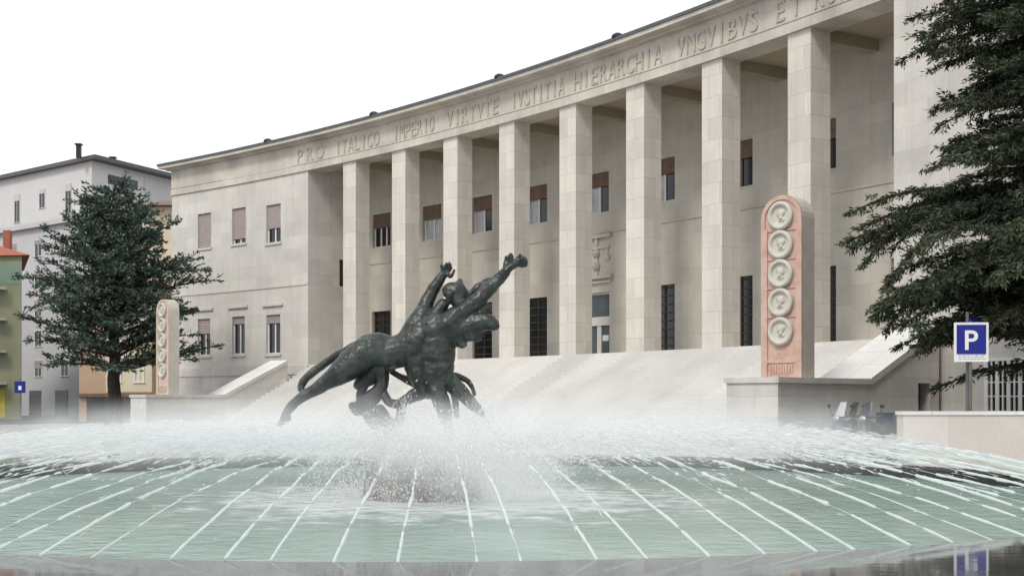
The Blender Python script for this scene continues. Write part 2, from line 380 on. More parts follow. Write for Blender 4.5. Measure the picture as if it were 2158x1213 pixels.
# --- inscription
fc = bpy.data.curves.new('glyph', 'FONT')
def word(txt, s0, s1, z, h):
    """raised capitals spread evenly between s0 and s1 along the arc"""
    mb = MB(); step = (s1-s0)/len(txt)
    fc.body = 'H'; fc.size = 1; fc.extrude = 0.0
    for i, c in enumerate(txt):
        fc.body = c; fc.size = h/0.72; fc.extrude = 0.03; fc.resolution_u = 3
        to = bpy.data.objects.new('tmp', fc); me = bpy.data.meshes.new_from_object(to); bpy.data.objects.remove(to)
        xs = [v.co.x for v in me.vertices]; cxm = (min(xs)+max(xs))/2; wid = max(xs)-min(xs)
        k = min(1.0, step*.82/max(wid, .01))
        base = len(mb.v); mb.v += [A(s0+step*(i+.5)+(v.co.x-cxm)*k, -.085-v.co.z, z+v.co.y) for v in me.vertices]
        for p in me.polygons: mb.f.append(tuple(base+q for q in p.vertices)); mb.uv += [(0, 0)]*len(p.vertices)
        bpy.data.meshes.remove(me)
    return mb.build('inscription_word', M_letter, ch)
def s_at(px, n=-.1):
    lo, hi = -20, 70
    for _ in range(50):
        m = (lo+hi)/2; x, y, z = A(m, n, 16)
        if 1079+F*x/y < px: lo = m
        else: hi = m
    return lo
for t, p0, p1 in (('PRO', 622, 684), ('ITALICO', 706, 800), ('IMPERIO', 828, 916), ('VIRTVTE', 940, 1052), ('IVSTITIA', 1076, 1190), ('HIERARCHIA', 1208, 1396), ('VNGVIBVS', 1424, 1600), ('ET', 1628, 1694), ('ROSTRIS', 1714, 1900)):
    word(t, s_at(p0), s_at(p1), ZL+.58, .84)
bpy.data.curves.remove(fc)

# ------------------------------------------------------------------ flanking walls, stelae, staircase
AN = radians(46); U = Vector((cos(AN), -sin(AN), 0)); V = Vector((sin(AN), cos(AN), 0))
def frame(C):
    return lambda a, n, z: tuple(C+U*a+V*n+Vector((0, 0, z)))       # a along the front (to the right), n inwards
CR = Vector((7.58, 36.5, 0)); CL = Vector((-20.45, 71.6, 0))
def stair_wall(C, ztop, label, door):
    L = frame(C); t = thing('stair_wall', label, 'wall', tuple(C), 0, 'walls flanking the stairs')
    n1, n2 = 5.1, 9.4; z2 = 4.1 if ztop > 2.1 else 4.05
    mb = MB(); wd = -1.8
    mb.box(wd, 0, 0, n1, 0, ztop-.16, L, sides='fl'); 
    # right side face, with the door opening
    d0, d1 = 8.0, 8.8
    def zt(n): return ztop-.16 if n <= n1 else ztop-.16+(z2-ztop)*(n-n1)/(n2-n1)
    segs = [0, 1.7, 3.4, n1, 6.5, d0, d1, n2]
    for a, b in zip(segs, segs[1:]):
        if door and a == d0: mb.poly([L(0, a, 2.25), L(0, b, 2.25), L(0, b, zt(b)), L(0, a, zt(a))], [(a, 2.25), (b, 2.25), (b, zt(b)), (a, zt(a))])
        else: mb.poly([L(0, a, 0), L(0, b, 0), L(0, b, zt(b)), L(0, a, zt(a))], [(a, 0), (b, 0), (b, zt(b)), (a, zt(a))])
        mb.poly([L(wd, b, 0), L(wd, a, 0), L(wd, a, zt(a)), L(wd, b, zt(b))], [(b, 0), (a, 0), (a, zt(a)), (b, zt(b))])
    if door:
        for a, b in ((d0, d0), (d1, d1)): mb.poly([L(0, a, 0), L(-.5, a, 0), L(-.5, a, 2.25), L(0, a, 2.25)])
        mb.poly([L(0, d0, 2.25), L(0, d1, 2.25), L(-.5, d1, 2.25), L(-.5, d0, 2.25)])
    mb.build('wall', M_wall, t)
    if door:
        p = MB(); p.box(0, 1, 0, .04, 0, 2.25, lambda a, n, z: L(-.35-n, d0+(d1-d0)*a, z)); p.build('door', plain('grey_green_door', (0.09, 0.095, 0.08), .6, .2, 1.0), t, label='dark narrow basement door')
    mb = MB(); o = .06
    mb.box(wd-o, o, -o, n1, ztop-.16, ztop, L)
    mb.build('podium_slab', M_wall, t)
    mb = MB(); e = .02
    A0, A1 = ztop+e, z2+e
    q = lambda a, n, dz: L(a, n, ztop+e+(z2-ztop)*(n-n1)/(n2-n1)+dz)
    k = 4
    for i in range(k):
        na = n1-.12+(n2-n1+.12)*i/k+.008; nb = n1-.12+(n2-n1+.12)*(i+1)/k-.008
        pts = [(wd-o, na), (o, na), (o, nb), (wd-o, nb)]
        top = [q(a, n, .06) for a, n in pts]; bot = [q(a, n, -.16) for a, n in pts]
        mb.poly(top, [(.1+1.8*i, .1), (1.7+1.8*i, .1), (1.7+1.8*i, 1.1), (.1+1.8*i, 1.1)]); mb.poly(list(reversed(bot)))
        for j in range(4): mb.poly([bot[j], bot[(j+1) % 4], top[(j+1) % 4], top[j]])
    mb.build('coping', M_cap, t, label='pale sloping coping slabs')
    return t
stair_wall(CR, 2.35, 'stone stair wall with pale sloping coping by the parking sign, holding up the nearer stele', True)
stair_wall(CL, 2.0, 'stone stair wall beside the cedar, holding up the farther stele', False)

# stele
M_pink = None
def pink_stone(c0=(0.42, 0.22, 0.165), c1=(0.53, 0.355, 0.29), c2=(0.57, 0.46, 0.40)):
    m, n, l, b = new_mat('red_verona_marble')
    tc = N(n, 'TexCoord'); nz = N(n, 'TexNoise', Scale=2.2, Detail=10.0, Roughness=0.75); l.new(tc.outputs['Object'], nz.inputs['Vector'])
    r = ramp(n, [(0.3, c0), (0.5, c1), (0.7, c2)]); l.new(nz.outputs['Fac'], r.inputs[0])
    l.new(r.outputs[0], b.inputs['Base Color']); b.inputs['Roughness'].default_value = .6
    bp = N(n, 'Bump', Strength=.3, Distance=.02); l.new(nz.outputs['Fac'], bp.inputs['Height']); l.new(bp.outputs[0], b.inputs['Normal'])
    return m
M_pink = pink_stone(); M_beige = pink_stone((.46, .33, .27), (.55, .43, .36), (.60, .51, .44))
M_stele = plain('pale_stele_stone', (0.52, 0.48, 0.42), .75, .12, 1.2, bump=.2)
M_medal = plain('white_medallion_marble', (0.52, 0.50, 0.44), .65, .15, 5.0, bump=.2)
def arch_outline(hw, h, k=14):                       # flat sides, round shouldered top
    pts = [(-hw, 0), (hw, 0)]
    r = hw*.98; zc = h-r
    pts += [(hw*cos(t), zc+r*sin(t)) for t in [pi*i/k for i in range(k+1)]]
    return pts
def make_stele(label, seed, M_pink):
    rnd = random.Random(seed)
    t = thing('stele', label, 'stele', (0, 0, 0), 0, 'tall stelae flanking the stairs')
    hw, h, d = .72, 5.45, .68
    o = arch_outline(hw, h); mb = MB()
    mb.poly([(x, d, z) for x, z in reversed(o)], None)
    for (x0, z0), (x1, z1) in zip(o, o[1:]+o[:1]): mb.poly([(x0, .03, z0), (x1, .03, z1), (x1, d, z1), (x0, d, z0)], None)
    mb.build('shaft', M_stele, t, local=True)
    fb = MB(); o2 = arch_outline(hw-.005, h-.006)                     # pink face: raised border round a sunk field
    inn = arch_outline(hw-.13, h-.13); inn = [(x, z+.0) for x, z in inn]
    kk = len(o2)
    for i in range(kk):
        (x0, z0), (x1, z1) = o2[i], o2[(i+1) % kk]; (a0, b0), (a1, b1) = inn[i], inn[(i+1) % kk]
        if i == 0: continue
        fb.poly([(x0, 0, z0), (x1, 0, z1), (a1, 0, b1), (a0, 0, b0)]); fb.poly([(a0, 0, b0), (a1, 0, b1), (a1, .05, b1), (a0, .05, b0)])
        fb.poly([(x1, 0, z1), (x0, 0, z0), (x0, .03, z0), (x1, .03, z1)])
    fb.poly([(x, .05, z) for x, z in inn])
    fb.build('carved_face', M_pink, t, local=True)
    zs = [h-.62-.86*i for i in range(5)]
    for i, zc in enumerate(zs):
        mb = MB(); r = .405; n = 28; k2 = 6
        prof = [(r+.02, .05), (r+.02, -.07), (r-.03, -.11), (r-.08, -.10), (r-.13, -.02), (r*.3, .0), (0.001, .0)]
        for q in range(n):
            t0, t1 = 2*pi*q/n, 2*pi*(q+1)/n
            for (ra, ya), (rb, yb) in zip(prof, prof[1:]):
                mb.poly([(ra*cos(t0), ya, zc+ra*sin(t0)), (rb*cos(t0), yb, zc+rb*sin(t0)), (rb*cos(t1), yb, zc+rb*sin(t1)), (ra*cos(t1), ya, zc+ra*sin(t1))])
        md = mb.build('medallion', M_medal, t, local=True, smooth=False)
        hb = MB(); s = rnd.choice((-1, 1))                           # small profile head in the dish
        hb.sphere((.0, -.01, zc+.06), .13, 12, 8, (.9, .55, 1.05)); hb.sphere((-.03*s, 0, zc-.12), .13, 12, 8, (1.15, .4, .6))
        hb.sphere((.1*s, -.01, zc+.03), .045, 8, 6, (1, .7, .8)); hb.tube([(-.01*s, 0, zc+.02), (-.02*s, 0, zc-.12)], [.07, .08], 8)
        hb.sphere((-.06*s, -.005, zc+.11), .11, 10, 7, (1, .5, .8))
        hb.build('relief_head', M_medal, md, local=True, smooth=True)
    mb = MB()
    mb.box(-hw+.13, -hw+.22, .0, .05, 0, h-1.0); mb.box(hw-.22, hw-.13, .0, .05, 0, h-1.0)
    for zc in zs[:-1]: mb.box(-hw+.22, hw-.22, .01, .05, zc-.445, zc-.415)
    mb.box(-hw+.22, hw-.22, .012, .05, .45, .52)
    for q in range(9): mb.box(-.42+q*.095, -.37+q*.095, .02, .05, .1+.03*(q % 3), .38-.04*(q % 2))
    mb.build('moulding', M_pink, t, local=True)
    return t
for C, zt, lab, sd_, mt in ((CR, 2.35, 'tall pink and white stone stele with five round medallions, nearer one by the parking sign', 3, M_pink), (CL, 2.0, 'round topped pink stone stele with medallions, farther one beside the left cedar', 5, M_beige)):
    st = make_stele(lab, sd_, mt); p = C+V*1.5+U*(-.2-.72)
    st.location = (p.x, p.y, zt+.002); st.rotation_euler = (0, 0, -AN)

# staircase: concentric steps between the two walls
stt = thing('entrance_staircase', 'wide pale stone staircase rising to the courthouse colonnade', 'staircase', A(21, -4, 0))
NST = 22; rise = ZF/NST; tread = .33
def wall_s(C, off, nn):
    best = None
    for i in range(400):
        p = C+U*off+V*(-3+i*.04); s, n = to_arc(p.x, p.y)
        if best is None or abs(n-nn) < best[0]: best = (abs(n-nn), s)
    return best[1]
mb = MB()
for i in range(NST):
    n0 = -tread*(i+1); n1 = -tread*i; z = ZF-rise*(i+1)
    if i == NST-1: break
    sa = wall_s(CL, -.3, n0); sb = wall_s(CR, -1.5, n0)
    mb.box(sa, sb, n0, n1, z-rise, z, A, 1.5, sides='ft')
mb.box(wall_s(CL, -.3, 0), wall_s(CR, -1.5, 0), 0, 0, ZF-rise, ZF, A, 1.5, sides='f')
mb.build('steps', M_step, stt)

# ------------------------------------------------------------------ fountain
FC = Vector((-1.0, 19.0, 0)); PC = Vector((-1.33, 18.9, 0)); RI, RO, ZR, ZW = 9.5, 12.2, .5, .26
def granite_wet():
    m, n, l, b = new_mat('wet_granite_rim')
    tc = N(n, 'TexCoord'); nz = N(n, 'TexNoise', Scale=2.0, Detail=9.0, Roughness=.7); l.new(tc.outputs['Object'], nz.inputs['Vector'])
    r = ramp(n, [(.3, (.03, .03, .03)), (.7, (.085, .08, .075))]); l.new(nz.outputs['Fac'], r.inputs[0]); l.new(r.outputs[0], b.inputs['Base Color'])
    b.inputs['Roughness'].default_value = .04; b.inputs['IOR'].default_value = 1.42
    mp = N(n, 'Mapping'); mp.inputs['Scale'].default_value = (1.0, 6.0, 1); l.new(tc.outputs['Object'], mp.inputs['Vector'])
    n2 = N(n, 'TexNoise', Scale=1.6, Detail=3.0, Roughness=.55); l.new(mp.outputs[0], n2.inputs['Vector'])
    bp = N(n, 'Bump', Strength=.05, Distance=.010); l.new(n2.outputs['Fac'], bp.inputs['Height'])
    l.new(bp.outputs[0], b.inputs['Normal'])
    return m
def water_mat():
    m, n, l, b = new_mat('milky_fountain_water')
    tc = N(n, 'TexCoord'); nz = N(n, 'TexNoise', Scale=.35, Detail=6.0, Roughness=.6); l.new(tc.outputs['Object'], nz.inputs['Vector'])
    r = ramp(n, [(.3, (.20, .305, .255)), (.5, (.28, .385, .33)), (.7, (.37, .46, .405))]); l.new(nz.outputs['Fac'], r.inputs[0])
    # foam lying where the jets come down, round the middle
    ln = N(n, 'VectorMath', operation='LENGTH'); l.new(tc.outputs['Object'], ln.inputs[0])
    n4 = N(n, 'TexNoise', Scale=1.6, Detail=7.0, Roughness=.7); l.new(tc.outputs['Object'], n4.inputs['Vector'])
    ad = N(n, 'MapRange'); ad.inputs['From Min'].default_value = 1.2; ad.inputs['From Max'].default_value = 6.0; ad.inputs['To Min'].default_value = .36; ad.inputs['To Max'].default_value = -.08
    l.new(ln.outputs['Value'], ad.inputs['Value'])
    sm = N(n, 'Math', operation='ADD'); l.new(n4.outputs['Fac'], sm.inputs[0]); l.new(ad.outputs[0], sm.inputs[1])
    r4 = ramp(n, [(.60, (0, 0, 0)), (.78, (1, 1, 1))]); l.new(sm.outputs[0], r4.inputs[0])
    mx = N(n, 'MixRGB'); l.new(r4.outputs[0], mx.inputs[0]); l.new(r.outputs[0], mx.inputs[1]); mx.inputs[2].default_value = (.75, .80, .79, 1)
    l.new(mx.outputs[0], b.inputs['Base Color'])
    b.inputs['Roughness'].default_value = .10; b.inputs['IOR'].default_value = 1.25
    n2 = N(n, 'TexNoise', Scale=3.2, Detail=5.0, Roughness=.6); l.new(tc.outputs['Object'], n2.inputs['Vector'])
    bp = N(n, 'Bump', Strength=1.0, Distance=.07); l.new(n2.outputs['Fac'], bp.inputs['Height']); l.new(bp.outputs[0], b.inputs['Normal'])
    return m
M_rim = granite_wet()
fo = thing('fountain_basin', 'wide round grey granite fountain basin with a wet polished rim in the foreground', 'fountain', tuple(FC))
def ring(mb, r0, r1, z0, z1, n=160, sides='oitb'):
    for k in range(n):
        a, b = 2*pi*k/n, 2*pi*(k+1)/n
        p = lambda r, t, z: (FC.x+r*cos(t), FC.y+r*sin(t), z)
        if 't' in sides: mb.poly([p(r0, a, z1), p(r1, a, z1), p(r1, b, z1), p(r0, b, z1)])
        if 'o' in sides: mb.poly([p(r1, a, z0), p(r1, b, z0), p(r1, b, z1), p(r1, a, z1)])
        if 'i' in sides: mb.poly([p(r0, b, z0), p(r0, a, z0), p(r0, a, z1), p(r0, b, z1)])
        if 'b' in sides: mb.poly([p(r0, b, z0), p(r1, b, z0), p(r1, a, z0), p(r0, a, z0)])
mb = MB(); ring(mb, RI, RO, .44, ZR); o = mb.build('rim', M_rim, fo); weld(o)
M_basin = plain('dark_wet_granite', (0.022, 0.024, 0.024), .35, .35, 2.5, bump=.3)
mb = MB(); ring(mb, RI+.02, RO-.15, 0, .44, sides='oi'); weld(mb.build('basin_wall', M_basin, fo))
mb = MB()                                                          # rough drum the sculpture stands on
n = 40
prof = [(.0, 1.16), (.5, 1.16), (.72, 1.1), (.82, .9), (.86, .5), (.92, .1)]
for k in range(n):
    a, b = 2*pi*k/n, 2*pi*(k+1)/n
    for (r0, z0), (r1, z1) in zip(prof, prof[1:]):
        j = lambda t, r, z: (PC.x+r*cos(t)*(1+.05*noise.noise(Vector((cos(t)*2, sin(t)*2, z*3)))), PC.y+r*sin(t)*(1+.05*noise.noise(Vector((cos(t)*2, sin(t)*2, z*3)))), z)
        mb.poly([j(a, r0, z0), j(a, r1, z1), j(b, r1, z1), j(b, r0, z0)])
mb.build('pedestal', plain('wet_grey_rock', (0.25, 0.24, 0.225), .5, .4, 4.0, bump=.6), fo)
wt = MB(); n = 120
pr = [0, 1, 2, 3.5, 5, 6.5, 8, RI+.01]
for r0, r1 in zip(pr, pr[1:]):
    for k in range(n):
        a, b = 2*pi*k/n, 2*pi*(k+1)/n
        pts = [(r0*cos(a), r0*sin(a), 0), (r1*cos(a), r1*sin(a), 0), (r1*cos(b), r1*sin(b), 0)]
        if r0 > 0: pts.append((r0*cos(b), r0*sin(b), 0))
        wt.poly(pts)
wo = wt.build('water', water_mat()); wo.location = (FC.x, FC.y, ZW); tag(wo, kind='structure')

# water jets: one mesh per variant, 124 jets round the rim
def spray_mat(name, alpha, col=(.86, .9, .9)):
    m, n, l, b = new_mat(name); b.inputs['Base Color'].default_value = col+(1,); b.inputs['Roughness'].default_value = .25
    o = [q for q in n if q.type == 'OUTPUT_MATERIAL'][0]
    tr = N(n, 'BsdfTranslucent'); tr.inputs[0].default_value = col+(1,); m1 = N(n, 'MixShader'); m1.inputs[0].default_value = .45
    l.new(b.outputs[0], m1.inputs[1]); l.new(tr.outputs[0], m1.inputs[2])
    tp = N(n, 'BsdfTransparent'); m2 = N(n, 'MixShader'); m2.inputs[0].default_value = alpha
    l.new(tp.outputs[0], m2.inputs[1]); l.new(m1.outputs[0], m2.inputs[2]); l.new(m2.outputs[0], o.inputs['Surface'])
    return m
M_jet = spray_mat('jet_water', .70, (.85, .88, .86)); M_drop = spray_mat('droplets', .62, (.84, .83, .84))
REACH = 8.0
def jet_z(t): return .49+2.25*t-1.72*t*t
def shard(mb, c, d, L, r, rnd):                       # a drop drawn out along its path
    u = d.orthogonal().normalized(); v = d.cross(u); a = rnd.uniform(0, 6.3); u, v = u*cos(a)+v*sin(a), v*cos(a)-u*sin(a)
    q = [c-d*L*.5, c+u*r, c-u*r*.5+v*r*.87, c-u*r*.5-v*r*.87, c+d*L*.5]; i = len(mb.v); mb.v += [tuple(p) for p in q]
    for f in ((0, 2, 1), (0, 3, 2), (0, 1, 3), (4, 1, 2), (4, 2, 3), (4, 3, 1)): mb.f.append(tuple(i+k for k in f)); mb.uv += [(0, 0)]*3
BREAK = {}
def jet_mesh(seed):
    rnd = random.Random(seed); mb = MB(); pts = []; rad = []; ph = rnd.uniform(0, 50); brk = rnd.uniform(.30, .64); K = 150; fat = rnd.uniform(.55, 1.08); sway = rnd.gauss(0, .16)
    for i in range(K):
        t = brk*i/(K-1); wob = .003+.07*t
        pts.append((sway*t*t+wob*noise.noise(Vector((ph, t*16, 0))), t*REACH, jet_z(t)+wob*noise.noise(Vector((ph, t*16, 9)))))
        q = noise.noise(Vector((ph, t*60, 3)))+.6*noise.noise(Vector((ph, t*150, 5)))
        gapf = noise.noise(Vector((ph, t*34, 7)))+.35-1.15*t
        rad.append(max(.0016, fat*(.0125+.001*t)*(1+(.35+1.3*t)*q)*(1 if gapf > -.12 else .15)*(1 if t < brk*.9 else max(.2, (brk-t)/(brk*.1)))))
    mb.tube(pts, rad, 7)
    m = mb.mesh('water_jet', M_jet, True); BREAK[m.name] = (brk, sway); return m
variants = [jet_mesh(100+i) for i in range(12)]
rnd = random.Random(3); dm = MB()
for k in range(124):
    t = -pi/2+2*pi*(k+.35)/124+random.gauss(0, .009)
    mv = variants[random.randrange(12)]; brk, sway = BREAK[mv.name]; heavy = rnd.uniform(.3, 1.5)
    o = bpy.data.objects.new('water_jet', mv); COL.objects.link(o); zs = random.uniform(.95, 1.05)
    o.location = (FC.x+9.47*cos(t), FC.y+9.47*sin(t), 0); o.rotation_euler = (0, 0, t+pi/2+random.gauss(0, .008)); o.scale = (1, random.uniform(.97, 1.03), zs)
    tag(o, 'thin white water jet arcing from the fountain rim towards the sculpture', 'water jet', 'water jets round the fountain rim')
    rot = Matrix.Rotation(o.rotation_euler.z, 3, 'Z'); base = Vector((9.47*cos(t), 9.47*sin(t), 0))
    for _ in range(int(430*heavy)):                                   # the jet falling apart into drops
        if rnd.random() < .8: u = brk*.8+(.92-brk*.8)*rnd.random()**1.1; sg = .012+.13*u*u
        else: u = rnd.betavariate(2.4, 1.6); sg = .02+.15*u*u
        p = Vector((sway*u*u+rnd.gauss(0, sg*.8), u*REACH, max(.3, jet_z(u)*zs+rnd.gauss(.0, sg*.9))))
        d = Vector((rnd.gauss(0, .12), REACH, 2.25-3.44*u+rnd.gauss(0, .9))).normalized()
        shard(dm, base+rot@p, rot@d, rnd.uniform(.03, .22), rnd.choice((.004, .005, .007, .010)), rnd)

# drifting spray: droplets and mist over the middle of the pool
def mist_mat():
    m, n, l, b = new_mat('spray_mist'); n.remove(b); o = [q for q in n if q.type == 'OUTPUT_MATERIAL'][0]
    vs = N(n, 'VolumeScatter'); vs.inputs['Color'].default_value = (1, .975, .98, 1); vs.inputs['Anisotropy'].default_value = .2
    tc = N(n, 'TexCoord'); sx = N(n, 'SeparateXYZ'); l.new(tc.outputs['Object'], sx.inputs[0])
    nz = N(n, 'TexNoise', Scale=1.5, Detail=5.0, Roughness=.62); l.new(tc.outputs['Object'], nz.inputs['Vector'])
    cv = N(n, 'CombineXYZ'); l.new(sx.outputs['X'], cv.inputs[0]); l.new(sx.outputs['Y'], cv.inputs[1])
    ln = N(n, 'VectorMath', operation='LENGTH'); l.new(cv.outputs[0], ln.inputs[0])
    zr = N(n, 'Math', operation='MULTIPLY_ADD'); l.new(ln.outputs['Value'], zr.inputs[0]); zr.inputs[1].default_value = .045; l.new(sx.outputs['Z'], zr.inputs[2])
    zn = N(n, 'Math', operation='MULTIPLY_ADD'); l.new(nz.outputs['Fac'], zn.inputs[0]); zn.inputs[1].default_value = -.7; l.new(zr.outputs[0], zn.inputs[2])
    def step(src, a, b, lo, hi):
        q = N(n, 'MapRange', interpolation_type='SMOOTHSTEP'); q.inputs['From Min'].default_value = a; q.inputs['From Max'].default_value = b
        q.inputs['To Min'].default_value = lo; q.inputs['To Max'].default_value = hi; l.new(src, q.inputs['Value']); return q
    h = step(zn.outputs[0], .70, 1.38, 1, 0); h2 = step(sx.outputs['Z'], .45, 1.0, .03, 1)
    rr = step(ln.outputs['Value'], 4.0, 8.6, 1, 0)
    nr = N(n, 'MapRange'); nr.inputs['From Min'].default_value = .3; nr.inputs['From Max'].default_value = .75; nr.inputs['To Min'].default_value = .0; nr.inputs['To Max'].default_value = 2.0; l.new(nz.outputs['Fac'], nr.inputs['Value'])
    def mul(a, b_):
        q = N(n, 'Math', operation='MULTIPLY'); l.new(a, q.inputs[0])
        if isinstance(b_, float): q.inputs[1].default_value = b_
        else: l.new(b_, q.inputs[1])
        return q.outputs[0]
    d = mul(mul(mul(mul(h.outputs[0], h2.outputs[0]), rr.outputs[0]), nr.outputs[0]), .22)
    ds = N(n, 'VectorMath', operation='DISTANCE'); l.new(tc.outputs['Object'], ds.inputs[0]); ds.inputs[1].default_value = (.75, -.9, .45)
    pl = step(ds.outputs['Value'], .15, 1.3, 1.3, 0); pm = mul(pl.outputs[0], nr.outputs[0])
    ds2 = N(n, 'VectorMath', operation='DISTANCE'); l.new(tc.outputs['Object'], ds2.inputs[0]); ds2.inputs[1].default_value = (-.25, -1.1, .75)
    pm2 = mul(step(ds2.outputs['Value'], .1, .85, 1.6, 0).outputs[0], nr.outputs[0])
    a1 = N(n, 'Math', operation='ADD'); l.new(d, a1.inputs[0]); l.new(pm, a1.inputs[1]); a2 = N(n, 'Math', operation='ADD'); l.new(a1.outputs[0], a2.inputs[0]); l.new(pm2, a2.inputs[1]); d = a2.outputs[0]
    l.new(d, vs.inputs['Density']); l.new(vs.outputs[0], o.inputs['Volume'])
    return m
mb = MB(); n = 48; r = 8.7; zt = 1.75
for k in range(n):
    a, b = 2*pi*k/n, 2*pi*(k+1)/n
    mb.poly([(r*cos(a), r*sin(a), .02), (r*cos(b), r*sin(b), .02), (r*cos(b), r*sin(b), zt), (r*cos(a), r*sin(a), zt)])
mb.poly([(r*cos(2*pi*k/n), r*sin(2*pi*k/n), zt) for k in range(n)]); mb.poly([(r*cos(2*pi*k/n), r*sin(2*pi*k/n), .02) for k in reversed(range(n))])
mo = mb.build('spray_mist', mist_mat()); weld(mo); mo.location = (FC.x, FC.y, ZW)
tag(mo, 'white mist hanging over the fountain pool', 'mist', kind='stuff')
for _ in range(5000):                                               # fine spray thrown up where the jets meet
    th = rnd.uniform(0, 2*pi); rr = min(8.7, abs(rnd.gauss(3.2, 2.0))); zc = jet_z(max(.0, min(1, 1-rr/8)))
    c = Vector((rr*cos(th), rr*sin(th), max(.3, zc+rnd.gauss(.0, .17))))
    shard(dm, c, Vector((rnd.gauss(0, 1), rnd.gauss(0, 1), rnd.gauss(0, .6))).normalized(), rnd.uniform(.012, .04), rnd.uniform(.004, .010), rnd)
for _ in range(7000):                                                # splash round the drum
    th = rnd.uniform(0, 2*pi); rr = abs(rnd.gauss(1.1, .5)); c = Vector((rr*cos(th)-.25, rr*sin(th)-.1, .28+abs(rnd.gauss(0, .38))))
    shard(dm, c, Vector((rnd.gauss(0, .5), rnd.gauss(0, .5), 1)).normalized(), rnd.uniform(.012, .05), rnd.uniform(.005, .013), rnd)
for px_, py_, Yp, sx_, sz_, kk in ((905, 930, 17.7, .16, .22, 1500), (850, 905, 17.8, .10, .24, 900), (960, 960, 17.6, .16, .2, 1200), (1060, 960, 18.2, .28, .26, 2600), (1150, 985, 18.0, .22, .16, 1200), (770, 930, 18.3, .16, .2, 900), (1010, 900, 18.6, .2, .2, 900), (700, 960, 18.6, .2, .12, 500)):
    c0 = at(px_, py_, Yp)-Vector((FC.x, FC.y, 0))                      # bursts of splash where water strikes the drum and the bronze
    for _ in range(kk):
        a = rnd.gauss(0, 1); b = rnd.gauss(0, 1); c = c0+Vector((a*sx_, rnd.gauss(0, .15), b*sz_)); c.z = max(.28, c.z)
        shard(dm, c, Vector((a*.4+rnd.gauss(0, .3), rnd.gauss(0, .3), 1)).normalized(), rnd.uniform(.012, .06), rnd.choice((.004, .005, .007, .012)), rnd)
so_ = dm.build('spray_droplets', M_drop); so_.location = (FC.x, FC.y, 0)
tag(so_, 'white droplets of spray flying over the fountain pool', 'spray', kind='stuff')

# ------------------------------------------------------------------ bronze sculpture
def bronze():
    m, n, l, b = new_mat('patinated_bronze')
    tc = N(n, 'TexCoord'); nz = N(n, 'TexNoise', Scale=3.0, Detail=9.0, Roughness=.65); l.new(tc.outputs['Object'], nz.inputs['Vector'])
    r = ramp(n, [(.3, (.010, .012, .011)), (.48, (.030, .034, .031)), (.63, (.055, .072, .062)), (.82, (.18, .215, .195))]); l.new(nz.outputs['Fac'], r.inputs[0])
    l.new(r.outputs[0], b.inputs['Base Color']); b.inputs['Metallic'].default_value = .3; b.inputs['Roughness'].default_value = .36
    n2 = N(n, 'TexNoise', Scale=9.0, Detail=6.0, Roughness=.6); l.new(tc.outputs['Object'], n2.inputs['Vector'])
    bp = N(n, 'Bump', Strength=.45, Distance=.02); l.new(n2.outputs['Fac'], bp.inputs['Height']); l.new(bp.outputs[0], b.inputs['Normal'])
    return m
M_bronze = bronze()
YS = 19.0
def sp(zx, zy, dy=0.0):                       # survey of the sculpture: enlarged-picture position and offset in depth
    p = at(550+zx/2.888, 500+zy/2.888, YS); return Vector((p.x, YS+dy, p.z))
KR = YS/F/2.888
def chain(mb, knots):
    """overlapping balls along a smooth path; knots: (x, y, radius, depth)"""
    P = [(sp(k[0], k[1], k[3]), k[2]*KR) for k in knots]
    for i in range(len(P)-1):
        p0, p1, p2, p3 = P[max(i-1, 0)], P[i], P[i+1], P[min(i+2, len(P)-1)]
        L = (p2[0]-p1[0]).length; m = max(2, int(L/(min(p1[1], p2[1])*.4)))
        for j in range(m+(1 if i == len(P)-2 else 0)):
            t = j/m
            q = .5*((2*p1[0])+(p2[0]-p0[0])*t+(2*p0[0]-5*p1[0]+4*p2[0]-p3[0])*t*t+(3*p1[0]-p0[0]-3*p2[0]+p3[0])*t**3)
            mb.sphere(q, max(.014, p1[1]+(p2[1]-p1[1])*t), 12, 8)
def fingers(mb, base, tip, dy, spread, r=9):
    bx, by = base; tx, ty = tip; dx, dy_ = tx-bx, ty-by; L = hypot(dx, dy_); nx, ny = -dy_/L, dx/L
    for k, ln in zip((-1.5, -.5, .5, 1.5), (.82, 1.0, .95, .75)):
        o = k*spread
        chain(mb, [(bx+nx*o*.6, by+ny*o*.6, r*1.4, dy+k*.02), (bx+dx*.55*ln+nx*o, by+dy_*.55*ln+ny*o, r*1.1, dy-.03+k*.02), (bx+dx*ln+nx*o*1.1, by+dy_*ln+ny*o*1.1, r*.8, dy-.01+k*.03)])
    chain(mb, [(bx-nx*spread*1.5, by-ny*spread*1.5, r*1.5, dy), (bx+dx*.35-nx*spread*3.2, by+dy_*.35-ny*spread*3.2, r, dy-.06)])
sc = thing('fountain_sculpture', 'dark patinated bronze sculpture of entwined leaping figures reaching upward above the fountain', 'sculpture', (PC.x, YS, 1.1))
def remesh(o, vox=.013):
    m = o.modifiers.new('remesh', 'REMESH'); m.mode = 'VOXEL'; m.voxel_size = vox; m.use_smooth_shade = True
    s = o.modifiers.new('smooth', 'SMOOTH'); s.factor = .5; s.iterations = 3
    tx = bpy.data.textures.new('hammered', 'CLOUDS'); tx.noise_scale = .15; tx.noise_depth = 3
    d = o.modifiers.new('hammer', 'DISPLACE'); d.texture = tx; d.strength = .026; d.mid_level = .5; d.texture_coords = 'GLOBAL'
